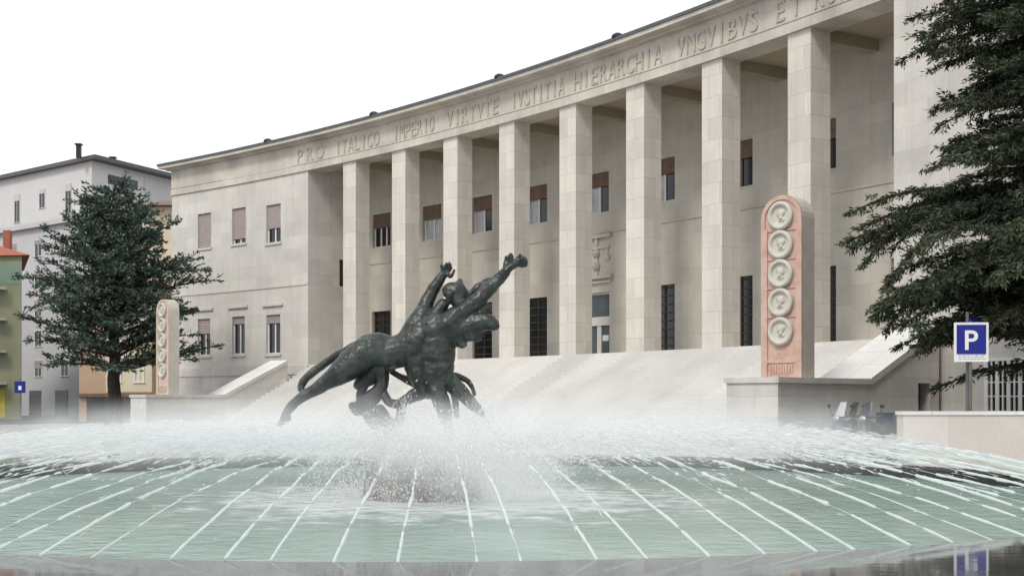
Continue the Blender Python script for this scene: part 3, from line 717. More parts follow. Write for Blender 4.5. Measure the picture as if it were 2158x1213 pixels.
# leaping figure: legs trailing down left, torso rising right, one arm thrown up
mb = MB()
chain(mb, [(140, 1110, 20, -.1), (160, 1070, 27, -.1), (195, 1025, 30, -.1), (262, 968, 32, -.12), (345, 922, 40, -.12), (400, 885, 48, -.12), (470, 838, 68, -.12), (560, 768, 94, -.08), (640, 708, 102, -.04), (700, 690, 98, 0)])
chain(mb, [(118, 1140, 13, -.14), (140, 1118, 20, -.13), (178, 1096, 17, -.1)])
chain(mb, [(220, 918, 20, .3), (242, 868, 27, .32), (300, 812, 27, .32), (400, 745, 27, .28), (500, 692, 30, .22), (600, 660, 48, .12)])
chain(mb, [(220, 918, 20, .3), (262, 945, 22, .15), (300, 945, 24, .02)])
chain(mb, [(640, 640, 52, 0), (720, 632, 54, 0), (800, 650, 52, 0), (880, 620, 60, 0), (940, 550, 74, 0), (985, 475, 66, .02)])
chain(mb, [(680, 700, 92, 0), (780, 712, 86, 0), (870, 690, 98, 0), (950, 640, 116, 0), (1010, 580, 112, 0), (1050, 520, 78, .05)])
chain(mb, [(960, 440, 26, .05), (985, 455, 54, .05), (1012, 380, 47, .1), (1055, 300, 40, .12), (1098, 235, 29, .12), (1122, 205, 23, .12)])
chain(mb, [(952, 430, 14, .08), (965, 405, 10, .1)])
fingers(mb, (1122, 205), (1152, 152), .12, 13, 8)
chain(mb, [(1132, 215, 15, .1), (1155, 235, 13, .05), (1174, 198, 9, .05)])
chain(mb, [(1055, 500, 56, -.05), (1085, 450, 44, -.05), (1110, 410, 38, -.05)])
mb.build('leaping_figure', M_bronze, sc); remesh(sc.children[-1])
# standing figure: head thrown back, long arm stretched to the upper right
mb = MB()
chain(mb, [(1148, 325, 46, .05), (1190, 325, 58, .05), (1205, 385, 52, .02)])
chain(mb, [(1190, 300, 34, .1), (1212, 262, 14, .1)])
chain(mb, [(1150, 345, 26, -.1), (1140, 395, 22, -.06)]); chain(mb, [(1238, 320, 22, .1), (1250, 390, 22, .05)])
chain(mb, [(1060, 560, 104, -.1), (1140, 535, 88, -.1), (1205, 475, 66, -.12), (1290, 415, 52, -.12), (1365, 345, 46, -.12), (1435, 275, 38, -.12), (1490, 212, 33, -.12)])
chain(mb, [(1485, 212, 26, -.1), (1500, 160, 21, -.05), (1520, 118, 15, 0)])
chain(mb, [(1495, 205, 30, -.14), (1545, 168, 27, -.16), (1580, 142, 25, -.16), (1602, 146, 15, -.18)])
fingers(mb, (1508, 150), (1532, 96), -.02, 10, 8); fingers(mb, (1575, 165), (1620, 148), -.16, 14, 9)
chain(mb, [(1255, 350, 24, .25), (1320, 300, 34, .28), (1375, 262, 26, .3), (1402, 243, 15, .3)])
chain(mb, [(1180, 560, 76, -.05), (1290, 530, 70, -.1), (1365, 518, 56, -.15), (1408, 532, 42, -.2), (1430, 542, 26, -.22)])
chain(mb, [(1340, 455, 36, -.1), (1385, 428, 22, -.1)])
chain(mb, [(1270, 590, 50, -.1), (1320, 600, 34, -.1), (1302, 622, 18, -.1)]); chain(mb, [(1195, 610, 54, -.05), (1228, 650, 26, -.05)])
chain(mb, [(1065, 590, 112, -.05), (1068, 690, 120, -.05), (1066, 780, 116, -.05), (1066, 860, 104, -.05)])
chain(mb, [(1060, 870, 68, -.15), (1085, 960, 58, -.2), (1112, 1030, 48, -.2), (1130, 1100, 40, -.2), (1150, 1190, 30, -.2)])
chain(mb, [(1120, 850, 62, .0), (1190, 920, 54, 0), (1255, 980, 42, -.02), (1315, 1040, 30, -.05), (1348, 1078, 18, -.08)])
chain(mb, [(1160, 840, 26, .28), (1232, 858, 20, .33), (1280, 905, 17, .33), (1294, 955, 12, .3)])
chain(mb, [(1165, 930, 22, .2), (1182, 1010, 20, .2), (1186, 1080, 20, .2)])
chain(mb, [(1015, 880, 66, .05), (965, 945, 46, .0), (905, 975, 36, -.05), (850, 1000, 26, -.1)])
chain(mb, [(950, 740, 96, .02), (985, 840, 88, .0), (1010, 920, 62, -.03)])
mb.build('standing_figure', M_bronze, sc); remesh(sc.children[-1])
# crouching figure and drapery under the body
mb = MB()
chain(mb, [(770, 745, 74, .1), (700, 785, 76, .1), (650, 845, 60, .1), (595, 890, 36, .1), (580, 900, 20, .1)])
chain(mb, [(725, 800, 54, .05), (735, 880, 42, .05), (705, 945, 46, .05), (640, 1000, 60, .05), (590, 1040, 46, .05), (550, 1020, 20, .05)])
chain(mb, [(625, 900, 28, .1), (600, 965, 28, .1), (640, 1060, 40, .08), (690, 1130, 40, .08)])
chain(mb, [(740, 940, 28, .05), (780, 1000, 28, .0), (850, 1010, 30, 0), (930, 955, 38, 0)])
chain(mb, [(790, 815, 18, .18), (850, 850, 20, .18), (930, 880, 34, .1)])
chain(mb, [(860, 1010, 30, .0), (850, 1080, 30, .0), (830, 1160, 40, 0)])
chain(mb, [(720, 1050, 36, .1), (760, 1120, 44, .1), (800, 1190, 60, .1)])
mb.build('crouching_figure', M_bronze, sc); remesh(sc.children[-1])

# ------------------------------------------------------------------ trees
def needle_mat(name, dark, light):
    m, n, l, b = new_mat(name); g_ = N(n, 'NewGeometry')
    tc = N(n, 'TexCoord'); nz = N(n, 'TexNoise', Scale=.9, Detail=4.0, Roughness=.6); l.new(tc.outputs['Object'], nz.inputs['Vector'])
    ad = N(n, 'MixRGB'); ad.inputs[0].default_value = .5; l.new(nz.outputs['Fac'], ad.inputs[1]); l.new(g_.outputs['Random Per Island'], ad.inputs[2])
    r = ramp(n, [(.3, dark), (.72, light)]); l.new(ad.outputs[0], r.inputs[0]); l.new(r.outputs[0], b.inputs['Base Color'])
    b.inputs['Roughness'].default_value = .6; b.inputs['Specular IOR Level'].default_value = .25
    return m
M_bark = plain('dark_bark', (0.035, 0.028, 0.024), .95, .4, 5.0, bump=.8)
M_cedar = needle_mat('blue_cedar_needles', (.026, .046, .034), (.125, .17, .13))
M_cedar2 = needle_mat('dark_cedar_needles', (.015, .025, .014), (.088, .108, .06))
def spray_of_needles(mb, p, d, L, width, k, rnd, fan=.55):
    """a twig tuft: thin leaf-shaped blades fanning forward from p along d"""
    d = d.normalized()
    for _ in range(k):
        q = (d+Vector((rnd.gauss(0, fan), rnd.gauss(0, fan), rnd.gauss(0, fan*.8)))).normalized()
        s = q.orthogonal().normalized(); s = (s*cos(rnd.uniform(0, 6.3))+q.cross(s)*sin(rnd.uniform(0, 6.3))).normalized()
        l_ = L*rnd.uniform(.55, 1.15); b = p+d*L*rnd.uniform(-.9, .9)+Vector((rnd.gauss(0, .16), rnd.gauss(0, .16), rnd.gauss(0, .16)))*L
        wv = s*width*rnd.uniform(.7, 1.3)
        mb.poly([b, b+q*l_*.45+wv, b+q*l_, b+q*l_*.5-wv])
def tree(name, label, base, H, radius, limbs, nb, twig, blade, blade_w, blades, mat, seed, trunk_r, lean=(0, 0), zmin=2.5, droop=.25, step=.32, fill=.25, az_range=None, density=1.0, hang=.15, gap=.3, lift=.12, rise=.30, cut=None):
    rnd = random.Random(seed); t = thing(name, label, 'tree', tuple(base)); tb = MB(); cb = MB()
    tp = [Vector((lean[0]*k/10*H/10+rnd.gauss(0, .05), lean[1]*k/10*H/10+rnd.gauss(0, .05), H*k/10)) for k in range(11)]
    tb.tube(tp, [trunk_r*(1-.9*k/10)*(1.35 if k == 0 else 1) for k in range(11)], 10)
    def on_trunk(z): k = min(9, max(0, int(z/H*10))); f = z/H*10-k; return tp[k].lerp(tp[k+1], f)
    blist = []
    for i in range(nb):
        z = zmin+(H-zmin-.2)*((i+rnd.random())/nb)
        az = i*2.39996+rnd.gauss(0, .35)
        if az_range and not (az_range[0] < (az % (2*pi)) < az_range[1]) and rnd.random() < .55: continue
        blist.append((z, az, radius(z, az)*rnd.uniform(.72, 1.08)))
    blist += limbs
    for z, az, L in blist:
        p = on_trunk(z); d = Vector((cos(az), sin(az), rnd.uniform(.02, rise))); path = [p.copy()]; n = max(3, int(L/.4)); r0 = max(.02, min(.13, .022*L))
        for k in range(n):
            d = (d+Vector((rnd.gauss(0, .13), rnd.gauss(0, .13), -droop*.22*(k/n)+rnd.gauss(0, .05)))).normalized(); path.append(path[-1]+d*L/n)
        if cut and any(cut(q) for q in path):                 # limb sawn off where it would hide the sign
            path = path[:[cut(q) for q in path].index(True)]
            if len(path) < 3: continue
            L *= (len(path)-1)/n; n = len(path)-1
        tb.tube(path, [r0*(1-.85*k/n) for k in range(n+1)], 5, cap=False)
        s = fill*L
        acc = 0
        while s < L:
            f = s/L*n; k = min(n-1, int(f)); q = path[k].lerp(path[k+1], f-k); dd = (path[k+1]-path[k]).normalized()
            side = Vector((-dd.y, dd.x, 0)).normalized()
            wl = twig*(1.2-.75*abs(2*s/L-.9))*rnd.uniform(.5, 1.2)
            for sg in (-1, 1):
                if rnd.random() > density: continue
                wd = (side*sg+dd*rnd.uniform(.4, 1.1)+Vector((0, 0, rnd.uniform(-.35, lift)))).normalized()
                m = max(1, int(wl/gap))
                for j in range(m):
                    qq = q+wd*wl*(j+rnd.random())/m
                    if cut and cut(qq): continue
                    spray_of_needles(cb, qq, wd+Vector((0, 0, -hang)), blade, blade_w, blades, rnd)
                if wl > .5 and not (cut and cut(q+wd*wl)): tb.tube([q, q+wd*wl], [.014, .006], 3, cap=False)
            s += step*rnd.uniform(.7, 1.4)
        if not (cut and cut(path[-1]+d*.3)): spray_of_needles(cb, path[-1], d, blade, blade_w, blades*2, rnd)
    tb.build('trunk', M_bark, t, local=True); cb.build('crown', mat, t, local=True)
    return t
def rad_left(z, az):
    tab = [(0, 3.2), (3.0, 3.6), (4.2, 5.0), (6.5, 5.6), (8.5, 5.3), (10.5, 4.0), (12.2, 2.4), (13.6, 1.2), (15, .3)]
    for (a, ra), (b, rb) in zip(tab, tab[1:]):
        if z <= b: return ra+(rb-ra)*(z-a)/(b-a)
    return .3
tree('cedar_tree', 'blue green cedar with a rounded crown standing in front of the apartment block', (-24.2, 78.0, 0), 14.7, rad_left,
     [(3.4, .1, 6.6), (3.0, -.25, 6.0), (7.0, .05, 6.8), (9.4, -.1, 5.8), (9.0, 3.0, 6.0), (5.4, 3.3, 5.6), (6.6, 3.0, 6.0), (13.4, 2.7, 2.6), (12.4, .3, 3.0)], 108, 1.45, .27, .05, 11, M_cedar, 11, .45, zmin=3.3, droop=.15, step=.36, fill=.22, density=.95, hang=.05, gap=.34, lift=.9, rise=.65)
def rad_right(z, az):
    tab = [(0, 1.0), (2.3, 1.5), (3.2, 2.7), (4.1, 2.9), (5.2, 3.6), (6.0, 3.1), (6.8, 2.1), (7.5, 1.7), (8.2, 1.6), (9.0, 1.9), (9.8, 2.3), (12, 1.8), (15, .4)]
    r = .4
    for (a, ra), (b, rb) in zip(tab, tab[1:]):
        if a <= z <= b: r = ra+(rb-ra)*(z-a)/(b-a); break
    return r*(1.0 if cos(az) < 0 else 1.15)
rt = tree('cedar_tree', 'big dark cedar with spreading branches over the parking sign', (15.1, 33.0, -.46), 15.0, lambda z, az: rad_right(z, az)+1.5,
     [(5.6, 3.1, 5.0), (5.3, 3.22, 4.9), (5.9, 3.0, 4.8), (5.8, 3.3, 5.0), (5.0, 3.05, 4.7), (4.5, 3.4, 4.5), (3.1, 3.1, 3.9), (2.8, 3.2, 3.5), (2.6, 3.0, 3.2), (2.7, 3.4, 3.6), (3.0, 2.8, 3.6), (4.2, 3.2, 4.5), (3.8, 3.05, 4.4), (3.6, 3.25, 4.2), (3.4, 3.3, 3.9), (3.2, 3.0, 3.6), (9.2, 3.1, 3.7), (5.9, 2.9, 4.8), (4.8, 2.8, 4.6), (4.4, 3.6, 4.6), (5.4, 2.7, 4.6), (7.4, 3.3, 3.4), (8.4, 3.0, 3.6), (4.0, 3.7, 4.4), (3.4, 3.6, 4.0), (3.5, 3.9, 4.2), (3.3, 2.6, 4.0), (4.6, 4.1, 4.4), (4.0, 2.4, 4.4)], 275, .76, .15, .016, 20, M_cedar2, 23, .32, zmin=3.2, droop=.5, step=.16, fill=.14, hang=.25, gap=.2, lift=.2, rise=.25, cut=lambda q: 8.9 < 15.1+1.27*q.x < 11.75 and 33+1.27*q.y < 30.4 and -.46+1.27*q.z < 4.0)
rt.scale = (1.27, 1.27, 1.27)
# ------------------------------------------------------------------ parking signs
def sign(name, label, loc, rz, w, h, zb, plate, letter, pole_top, sub=True):
    t = thing(name, label, 'road sign', loc, rz)
    mb = MB(); mb.tube([(0, .05, 0), (0, .05, pole_top)], .024, 12); mb.build('post', M_pole, t, local=True)
    mb = MB(); mb.box(-w/2, w/2, 0, .02, zb, zb+h); mb.build('panel', M_white, t, local=True, bevel=.006)
    b0 = zb+(h-w if sub else 0)
    mb = MB(); mb.box(-w/2+.04, w/2-.04, -.006, 0, b0+.03, zb+h-.04); mb.build('blue_field', M_blue, t, local=True)
    if letter:
        cu = bpy.data.curves.new('glyph', 'FONT'); cu.body = letter; cu.size = w*.82; cu.extrude = .002; cu.offset = w*.012
        to = bpy.data.objects.new('tmp', cu); me = bpy.data.meshes.new_from_object(to); bpy.data.objects.remove(to)
        xs = [v.co.x for v in me.vertices]; cxm = (min(xs)+max(xs))/2; mb = MB()
        mb.v = [(v.co.x-cxm, -.010-v.co.z, b0+w*.19+v.co.y) for v in me.vertices]
        for p in me.polygons: mb.f.append(tuple(p.vertices)); mb.uv += [(0, 0)]*len(p.vertices)
        mb.build('letter', M_white, t, local=True)
    if sub:
        mb = MB()
        for i in range(3):
            x = -w/2+.07
            while x < w/2-.1:
                ln = random.uniform(.03, .09); mb.box(x, min(x+ln, w/2-.05), -.003, 0, zb+.04+i*.035, zb+.052+i*.035); x += ln+.02
        mb.build('small_print', plain('sign_grey', (.35, .35, .37), .6, .1), t, local=True)
    return t
p = at(2047, 842, 30.3)
ps = sign('parking_sign', 'blue and white parking sign with a large letter P, behind the low wall', (p.x, p.y, -.70), radians(-6), .56, .66, 2.34, 1, 'P', 3.02); ps.scale = (1.41, 1.41, 1.41)
# second sign behind it: round blue disc seen nearly edge on
t = thing('direction_sign', 'small blue sign seen edge on just behind the parking sign', 'road sign', (11.0, 30.75, -.70), radians(48)); t.scale = (1.41, 1.41, 1.41)
mb = MB(); mb.tube([(0, .05, 0), (0, .05, 3.2)], .03, 12); mb.build('post', M_pole, t, local=True)
mb = MB(); mb.box(.02, .54, 0, .02, 2.52, 3.10); mb.build('panel', M_blue, t, local=True, bevel=.006)
mb = MB(); mb.box(.24, .32, -.006, 0, 2.62, 2.86); mb.poly([(.15, -.006, 2.84), (.41, -.006, 2.84), (.28, -.006, 3.02)]); mb.build('arrow', M_white, t, local=True)
p = at(42, 816, 84)
t = thing('parking_sign', 'small blue parking sign on a post by the yellow house', 'road sign', (p.x, p.y, 0), 0)
mb = MB(); mb.tube([(0, .05, 0), (0, .05, 3.1)], .04, 8); mb.build('post', M_pole, t, local=True)
mb = MB(); mb.box(-.36, .36, 0, .03, 2.15, 2.92); mb.build('panel', M_blue, t, local=True)
mb = MB(); mb.box(-.1, .1, -.01, 0, 2.35, 2.62); mb.build('symbol', M_white, t, local=True)

# ------------------------------------------------------------------ low wall, shrub, scooters
lwt = thing('low_wall', 'low pale stone parapet wall at the right edge, in front of the barred windows', 'wall', (12, 29.2, 0))
mb = MB(); mb.box(8.86, 24, 29.0, 29.5, 0, 1.36); mb.build('wall', stone('pale_parapet_stone', (0.70, 0.64, 0.58), 2.2, 3.0, stain=.14, streak=False), lwt)
mb = MB(); mb.box(8.83, 24, 28.97, 29.53, 1.36, 1.44); mb.build('coping', M_cap, lwt)
def shrub(label, loc, r, seed):
    rnd = random.Random(seed); t = thing('shrub', label, 'shrub', loc); mb = MB(); sb = MB()
    for _ in range(260):
        d = Vector((rnd.gauss(0, 1), rnd.gauss(0, 1), abs(rnd.gauss(0, .9)))).normalized(); p = d*r*rnd.uniform(.5, 1)+Vector((0, 0, r*.9))
        spray_of_needles(mb, p, d, .10, .022, 4, rnd)
    for _ in range(8):
        d = Vector((rnd.gauss(0, .5), rnd.gauss(0, .5), 1)).normalized(); sb.tube([(0, 0, 0), tuple(d*r*1.4)], [.02, .008], 5)
    mb.build('foliage', plain('shrub_leaf', (.06, .07, .025), .6, .4, 5.0), t, local=True); sb.build('stems', M_bark, t, local=True)
shrub('small olive green shrub growing behind the low wall by the basement door', (9.6, 31.0, 0), .38, 4)
shrub('dark straggly shrub at the free end of the low wall', (8.75, 29.6, 0), .34, 6)

def scooter(label, loc, rz, body, seat_m, screen, handle=None):
    t = thing('motor_scooter', label, 'scooter', loc, rz, 'scooters parked by the stair wall'); t.scale = (1.28, 1.28, 1.28)
    rub = plain('tyre_rubber', (.015, .015, .016), .8, .2); chrome = plain('scooter_metal', (.35, .35, .36), .35, .2, metal=.8)
    for y in (-.62, .62):
        mb = MB(); n = 20
        for k in range(n):
            a, b = 2*pi*k/n, 2*pi*(k+1)/n
            for j in range(8):
                u, v = 2*pi*j/8, 2*pi*(j+1)/8
                P = lambda A_, B_: (.055*cos(B_), y+(.20+.055*sin(B_))*cos(A_), .255+(.20+.055*sin(B_))*sin(A_))
                mb.poly([P(a, u), P(b, u), P(b, v), P(a, v)])
        wh = mb.build('wheel', rub, t, local=True)
        mb = MB(); mb.tube([(-.04, y, .255), (.04, y, .255)], .13, 14); mb.build('rim', chrome, wh, local=True)
    mb = MB()
    mb.tube([(0, -.62, .42), (0, -.3, .5), (0, .05, .45), (0, .32, .36)], [.12, .17, .16, .1], 12)      # tail and engine cover
    mb.box(-.17, .17, .0, .5, .26, .34)
    mb.tube([(0, .42, .32), (0, .52, .62), (0, .46, .92)], [.16, .17, .11], 12)                          # leg shield
    mb.tube([(0, .62, .52), (0, .78, .46)], [.09, .05], 10)
    mb.build('body', body, t, local=True, smooth=True)
    mb = MB(); mb.tube([(0, -.68, .70), (0, -.4, .74), (0, -.02, .68)], [.09, .14, .1], 12); mb.build('seat', seat_m, t, local=True, smooth=True)
    mb = MB(); mb.tube([(-.34, .36, 1.0), (-.12, .46, .97), (.12, .46, .97), (.34, .36, 1.0)], .022, 8); mb.build('handlebar', M_dark, t, local=True)
    mb = MB(); mb.sphere((0, .55, .93), .1, 12, 8, (1, .6, .8)); mb.build('headlight', chrome, t, local=True, smooth=True)
    mb = MB()
    for i in range(5):
        a, b = -.2+.08*i, -.12+.08*i; q = lambda x, z: (x*.7*(1-.35*z), .5+.8*x*x*-1-.12*z, .98+z*.3)
        mb.poly([q(a, 0), q(b, 0), q(b, 1), q(a, 1)])
    o = mb.build('windscreen', screen, t, local=True); sm = o.modifiers.new('thick', 'SOLIDIFY'); sm.thickness = .006
    for s in (-1, 1):
        mb = MB(); mb.tube([(.3*s, .38, 1.0), (.36*s, .42, 1.16)], .008, 6); mb.sphere((.37*s, .42, 1.2), .06, 10, 6, (1, .4, .7)); mb.build('mirror', M_dark, t, local=True)
    mb = MB(); mb.box(-.16, .16, -1.02, -.7, .78, 1.06); mb.build('top_box', body, t, local=True, bevel=.04)
    return t
M_screen = plain('smoked_screen', (.05, .055, .065), .35, .1); M_pale = plain('pale_screen', (.45, .46, .48), .4, .1)
scooter('dark navy scooter parked beside the stair wall', (9.3, 34.6, 0), radians(118), plain('navy_paint', (.02, .025, .07), .3, .1), M_dark, M_pale)
scooter('dark grey scooter parked next to the low wall', (9.75, 34.0, 0), radians(128), plain('grey_paint', (.06, .065, .075), .35, .1, metal=.2), M_dark, M_screen)
scooter('black scooter parked behind the others under the sloping coping', (9.9, 35.4, 0), radians(110), plain('black_paint', (.015, .015, .017), .3, .2), M_dark, M_glass)

# ------------------------------------------------------------------ houses on the left
def prism_house(t, corner, dirs, lens, z0, z1, mat, name='wall'):
    """two visible facades meeting at corner; returns the two facade maps"""
    c = Vector(corner); maps = []
    mb = MB(); e = [Vector(d).normalized() for d in dirs]
    pa, pb = c+e[0]*lens[0], c+e[1]*lens[1]; back = pa+(pb-c)
    for a, b in ((pa, c), (c, pb), (pb, back), (back, pa)):
        L = (b-a).length; mb.poly([(a.x, a.y, z0), (b.x, b.y, z0), (b.x, b.y, z1), (a.x, a.y, z1)], [(0, z0), (L, z0), (L, z1), (0, z1)])
    o = mb.build(name, mat, t)
    def fm(a, b):
        d = (b-a).normalized(); nrm = Vector((-d.y, d.x, 0))
        return lambda s, n, z: (a.x+d.x*s+nrm.x*n, a.y+d.y*s+nrm.y*n, z)
    return fm(pa, c), fm(c, pb), (pa, c, pb, back)
def hwin(t, Mf, s0, s1, z0, z1, frame, pane, shut=0, sm=None, n0=-.05):
    mb = MB(); f = .09
    mb.box(s0, s0+f, n0, -.002, z0, z1, Mf); mb.box(s1-f, s1, n0, -.002, z0, z1, Mf); mb.box(s0+f, s1-f, n0, -.002, z1-f, z1, Mf); mb.box(s0-.06, s1+.06, n0-.04, -.002, z0-.08, z0, Mf)
    mb.box((s0+s1)/2-.04, (s0+s1)/2+.04, n0, -.002, z0, z1-f, Mf)
    w_ = mb.build('window', frame, t); p = MB(); p.box(s0+f, s1-f, -.012, -.004, z0, z1-f, Mf, sides='f'); p.build('pane', pane, w_)
    if shut: p = MB(); p.box(s0+.02, s1-.02, n0-.03, n0-.005, z1-(z1-z0)*shut, z1-.02, Mf); p.build('shutter', sm, w_)
def flat_roof(mb, pts, z, over, th):
    c = sum((Vector((p.x, p.y, 0)) for p in pts), Vector())/len(pts)
    q = [Vector((p.x, p.y, 0))+(Vector((p.x, p.y, 0))-c).normalized()*over for p in pts]
    mb.poly([(p.x, p.y, z+th) for p in q]); mb.poly([(p.x, p.y, z) for p in reversed(q)])
    for a, b in zip(q, q[1:]+q[:1]): mb.poly([(a.x, a.y, z), (b.x, b.y, z), (b.x, b.y, z+th), (a.x, a.y, z+th)])
# grey apartment block
c0 = Vector((-42.8, 130, 0))
ab = thing('apartment_block', 'tall pale grey apartment block with a recessed attic storey and dark eaves behind the cedar', 'building', tuple(c0))
M_agrey = plain('grey_render', (.50, .495, .50), .9, .06, .3); M_awhite = plain('offwhite_render', (.58, .57, .56), .9, .06, .3)
M_aglass = plain('green_grey_glazing', (.20, .25, .25), .25, .3, .5); M_salmon = plain('salmon_render', (.50, .36, .30), .9, .1, .4)
m1, m2, pts = prism_house(ab, c0, [(-12.7, 10.7, 0), (5.5, 12.4, 0)], (60, 30), 0, 20.2, M_agrey)
L1 = 60
a2 = [c0+(p-c0)*1.0 for p in pts]
mA, mB_, pts2 = prism_house(ab, c0+Vector((-.3, 1.4, 0)), [(-12.7, 10.7, 0), (5.5, 12.4, 0)], (59, 28), 20.2, 26.2, M_awhite, 'attic_wall')
mb = MB(); mb.box(-1, L1+.5, -.5, 0, 20.0, 20.5, m1); mb.box(-.5, 30, -.5, 0, 20.0, 20.5, m2); mb.build('cornice', M_agrey, ab)
mb = MB(); flat_roof(mb, [pts2[0], pts2[1], pts2[2], pts2[3]], 26.2, 1.6, .40); mb.build('roof', M_gutter, ab)
for px_, Y_ in ((166, 131), (238, 136), (293, 143)):
    q = at(px_, 335, Y_); mb = MB(); mb.box(q.x-.22, q.x+.22, Y_-.22, Y_+.22, 26.4, 27.7 if px_ == 166 else 27.3); mb.box(q.x-.33, q.x+.33, Y_-.33, Y_+.33, 27.7 if px_ == 166 else 27.3, 27.85 if px_ == 166 else 27.45); mb.build('chimney', M_dark, ab)
for i in range(9):                                              # attic windows, left facade
    s = 59-4-i*5.2
    hwin(ab, mA, s-1.0, s+.2, 22.3 if i % 2 else 21.2, 24.3, M_agrey, M_glass, .25, M_agrey)
for z in (4.2, 7.4, 10.6, 13.8, 17.0):
    for i in range(10):
        s = 60-4.0-i*5.2
        hwin(ab, m1, s-1.5, s, z, z+1.7, M_white, M_glass, (0, .5, .3, .7)[(i+int(z)) % 4], M_shut_mauve)
for i in range(10):
    s = 60-4-i*5.2; p = MB(); p.box(s-2.6, s-.2, -.04, -.005, .05, 2.7, m1); p.build('shop_opening', M_glass, ab)
for k, (s0, s1) in enumerate(((2.4, 7.0), (13.0, 18.5))):       # attic loggias, right facade
    p = MB(); p.box(s0, s1, -.02, -.004, 24.2, 25.2, mB_); p.build('loggia', M_glass, ab)
p = MB(); p.box(8.0, 12.6, -.05, -.004, 21.2, 25.9, mB_); p.build('attic_panel', M_agrey, ab)
fr = MB()
for k in range(7): fr.box(19.2+k*1.2, 19.3+k*1.2, -.1, -.02, 20.8, 25.6, mB_)
vg = fr.build('veranda', M_agrey, ab); p = MB(); p.box(19.2, 26.5, -.03, -.004, 20.8, 25.6, mB_); p.build('pane', M_aglass, vg)
mb = MB(); mb.box(2.0, 18.5, -1.4, 0, 20.55, 20.7, m2); mb.box(2.0, 18.5, -1.4, -1.32, 20.7, 21.9, m2); mb.build('terrace_parapet', M_salmon, ab)
for s in (9.2, 10.8, 14.2, 16.6): hwin(ab, mB_, s, s+.9, 21.2, 23.6, M_white, M_glass, .3, M_agrey)
for z in (16.6, 13.3, 10.0, 6.7, 3.4):
    for s0, s1 in ((3.0, 9.5), (12.5, 19.5)):
        mb = MB(); mb.box(s0, s1, -1.5, 0, z, z+.18, m2); mb.box(s0, s1, -1.5, -1.42, z+.18, z+1.15, m2); bl = mb.build('balcony', M_salmon, ab)
    for s in (4.2, 7.4, 14.0, 17.5): hwin(ab, m2, s, s+1.3, z+.3, z+2.4, M_white, M_glass, .4, M_shut_mauve)

# yellow green house with red roof at the far left
c0 = at(46, 842, 112); c0.z = 0
yh = thing('yellow_house', 'olive yellow house with white balconies and a red tiled roof at the far left', 'house', tuple(c0))
M_yel = plain('olive_yellow_render', (.22, .225, .145), .9, .15, .4); M_tile = plain('red_roof_tiles', (.31, .105, .07), .8, .2, 3.0); M_green = plain('green_render', (.17, .235, .175), .9, .15, .4)
m1, m2, pts = prism_house(yh, c0, [(-1, .12, 0), (-.45, 1, 0)], (24, 14), 0, 14.3, M_yel)
mb = MB(); c = sum((p for p in pts), Vector())/4
q = [p+(p-c).normalized()*1.0 for p in pts]; apex1 = c+(pts[0]-pts[1])*.25
mb.poly([tuple(q[0]+Vector((0, 0, 14.3))), tuple(q[1]+Vector((0, 0, 14.3))), tuple(c+(pts[1]-pts[0])*.25+Vector((0, 0, 17.2))), tuple(apex1+Vector((0, 0, 17.2)))])
mb.poly([tuple(q[1]+Vector((0, 0, 14.3))), tuple(q[2]+Vector((0, 0, 14.3))), tuple(c+(pts[1]-pts[0])*.25+Vector((0, 0, 17.2)))])
mb.poly([tuple(p+Vector((0, 0, 14.29))) for p in reversed(q)]); mb.build('roof', M_tile, yh)
mb = MB(); p0 = at(16, 490, 116); mb.box(p0.x-.3, p0.x+.3, 115.7, 116.3, 15.3, 17.0); mb.build('chimney', M_tile, yh)
mb = MB(); mb.box(0, 24, -.03, -.004, 11.8, 13.6, m1); mb.build('upper_band', M_green, yh)
for z in (3.2, 6.0, 8.8, 11.5):
    mb = MB(); mb.box(6, 22.6, -1.3, 0, z-.18, z, m1); mb.box(6, 22.6, -1.3, -1.22, z, z+.95, m1); mb.build('balcony', M_white, yh)
    for s in (11.5, 16.0, 20.3): hwin(yh, m1, s, s+1.3, z+.1, z+2.15, M_white, M_glass, .3, M_white)
mb = MB(); mb.box(18.5, 22.5, -.04, -.004, .1, 2.6, m1); mb.build('garage_door', plain('yellow_shutter', (.36, .30, .05), .7, .2), yh)

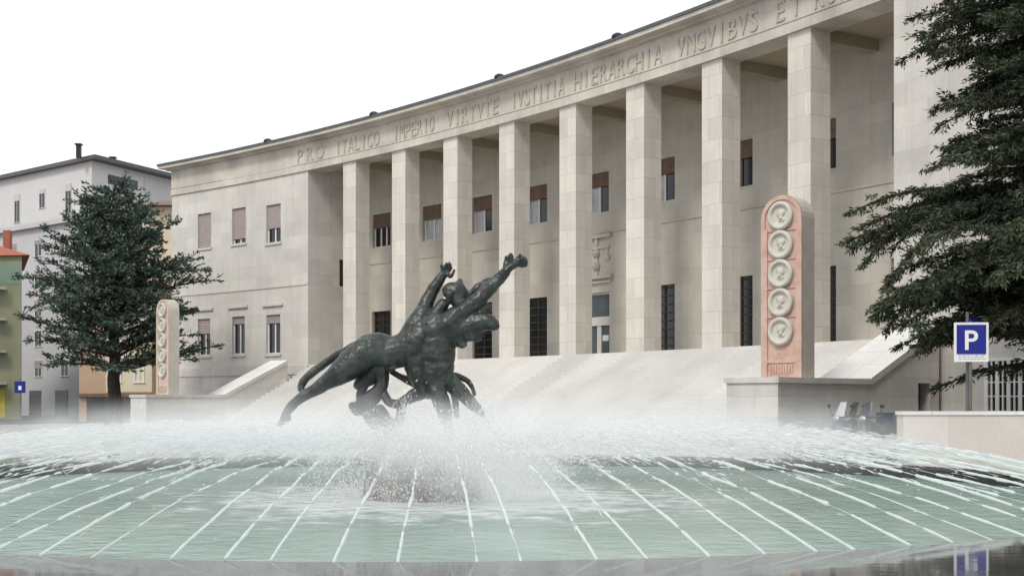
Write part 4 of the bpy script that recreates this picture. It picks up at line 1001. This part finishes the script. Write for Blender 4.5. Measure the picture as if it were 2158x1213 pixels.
# orange house behind the cedar
c0 = at(168, 842, 100); c0.z = 0
oh = thing('orange_house', 'orange and cream house glimpsed through the left cedar trunk', 'house', tuple(c0))
M_or = plain('orange_render', (.44, .31, .215), .9, .12, .4); M_cream = plain('cream_render', (.60, .53, .40), .9, .1, .4)
m1, m2, pts = prism_house(oh, Vector((at(322, 842, 100).x, 100, 0)), [(-1, 0, 0), (.2, 1, 0)], (5.75, 12), 0, 10.6, M_or)
for p in pts: p.z = 0
mb = MB(); mb.box(2.1, 5.7, -.06, -.004, 2.3, 9.8, m1); mb.build('cream_bay', M_cream, oh)
mb = MB(); flat_roof(mb, list(pts), 10.6, .6, .3); mb.build('roof', M_tile, oh)
mb = MB(); mb.box(-.05, 5.8, -.3, -.07, 1.95, 2.2, m1); mb.build('awning', M_shut_brown, oh)
for s, z in ((2.5, 3.1), (4.3, 3.1), (2.5, 6.3), (4.3, 6.3)): hwin(oh, m1, s, s+.8, z, z+1.9, M_white, M_glass, 0, None, -.12)
mb = MB(); mb.box(.6, 2.4, -.05, -.004, .05, 1.9, m1); mb.build('shop_window', M_glass, oh)
mb = MB(); mb.box(3.2, 5.2, -.09, -.064, .05, 1.9, m1); mb.build('shop_window', M_glass, oh)

# tile roofed house squeezed between the cedar and the courthouse
c0 = at(312, 842, 112); c0.z = 0
nh = thing('cream_house', 'narrow cream house with a brown tiled roof beside the courthouse corner, behind the cedar', 'house', tuple(c0))
m1, m2, pts = prism_house(nh, Vector((at(385, 842, 112).x, 112, 0)), [(-1, .05, 0), (.1, 1, 0)], (3.6, 10), 0, 18.6, M_cream)

mb = MB(); c = sum((p for p in pts), Vector())/4; q = [p+(p-c).normalized()*.9 for p in pts]
for a, b in zip(q, q[1:]+q[:1]): mb.poly([(a.x, a.y, 18.6), (b.x, b.y, 18.6), (c.x, c.y, 20.0)])
mb.poly([(p.x, p.y, 18.58) for p in reversed(q)]); mb.build('roof', M_shut_brown, nh)
for z in (3.0, 6.2, 9.4, 12.6, 15.6): hwin(nh, m1, .6, 1.7, z, z+1.8, M_white, M_glass, .4, M_shut_mauve)
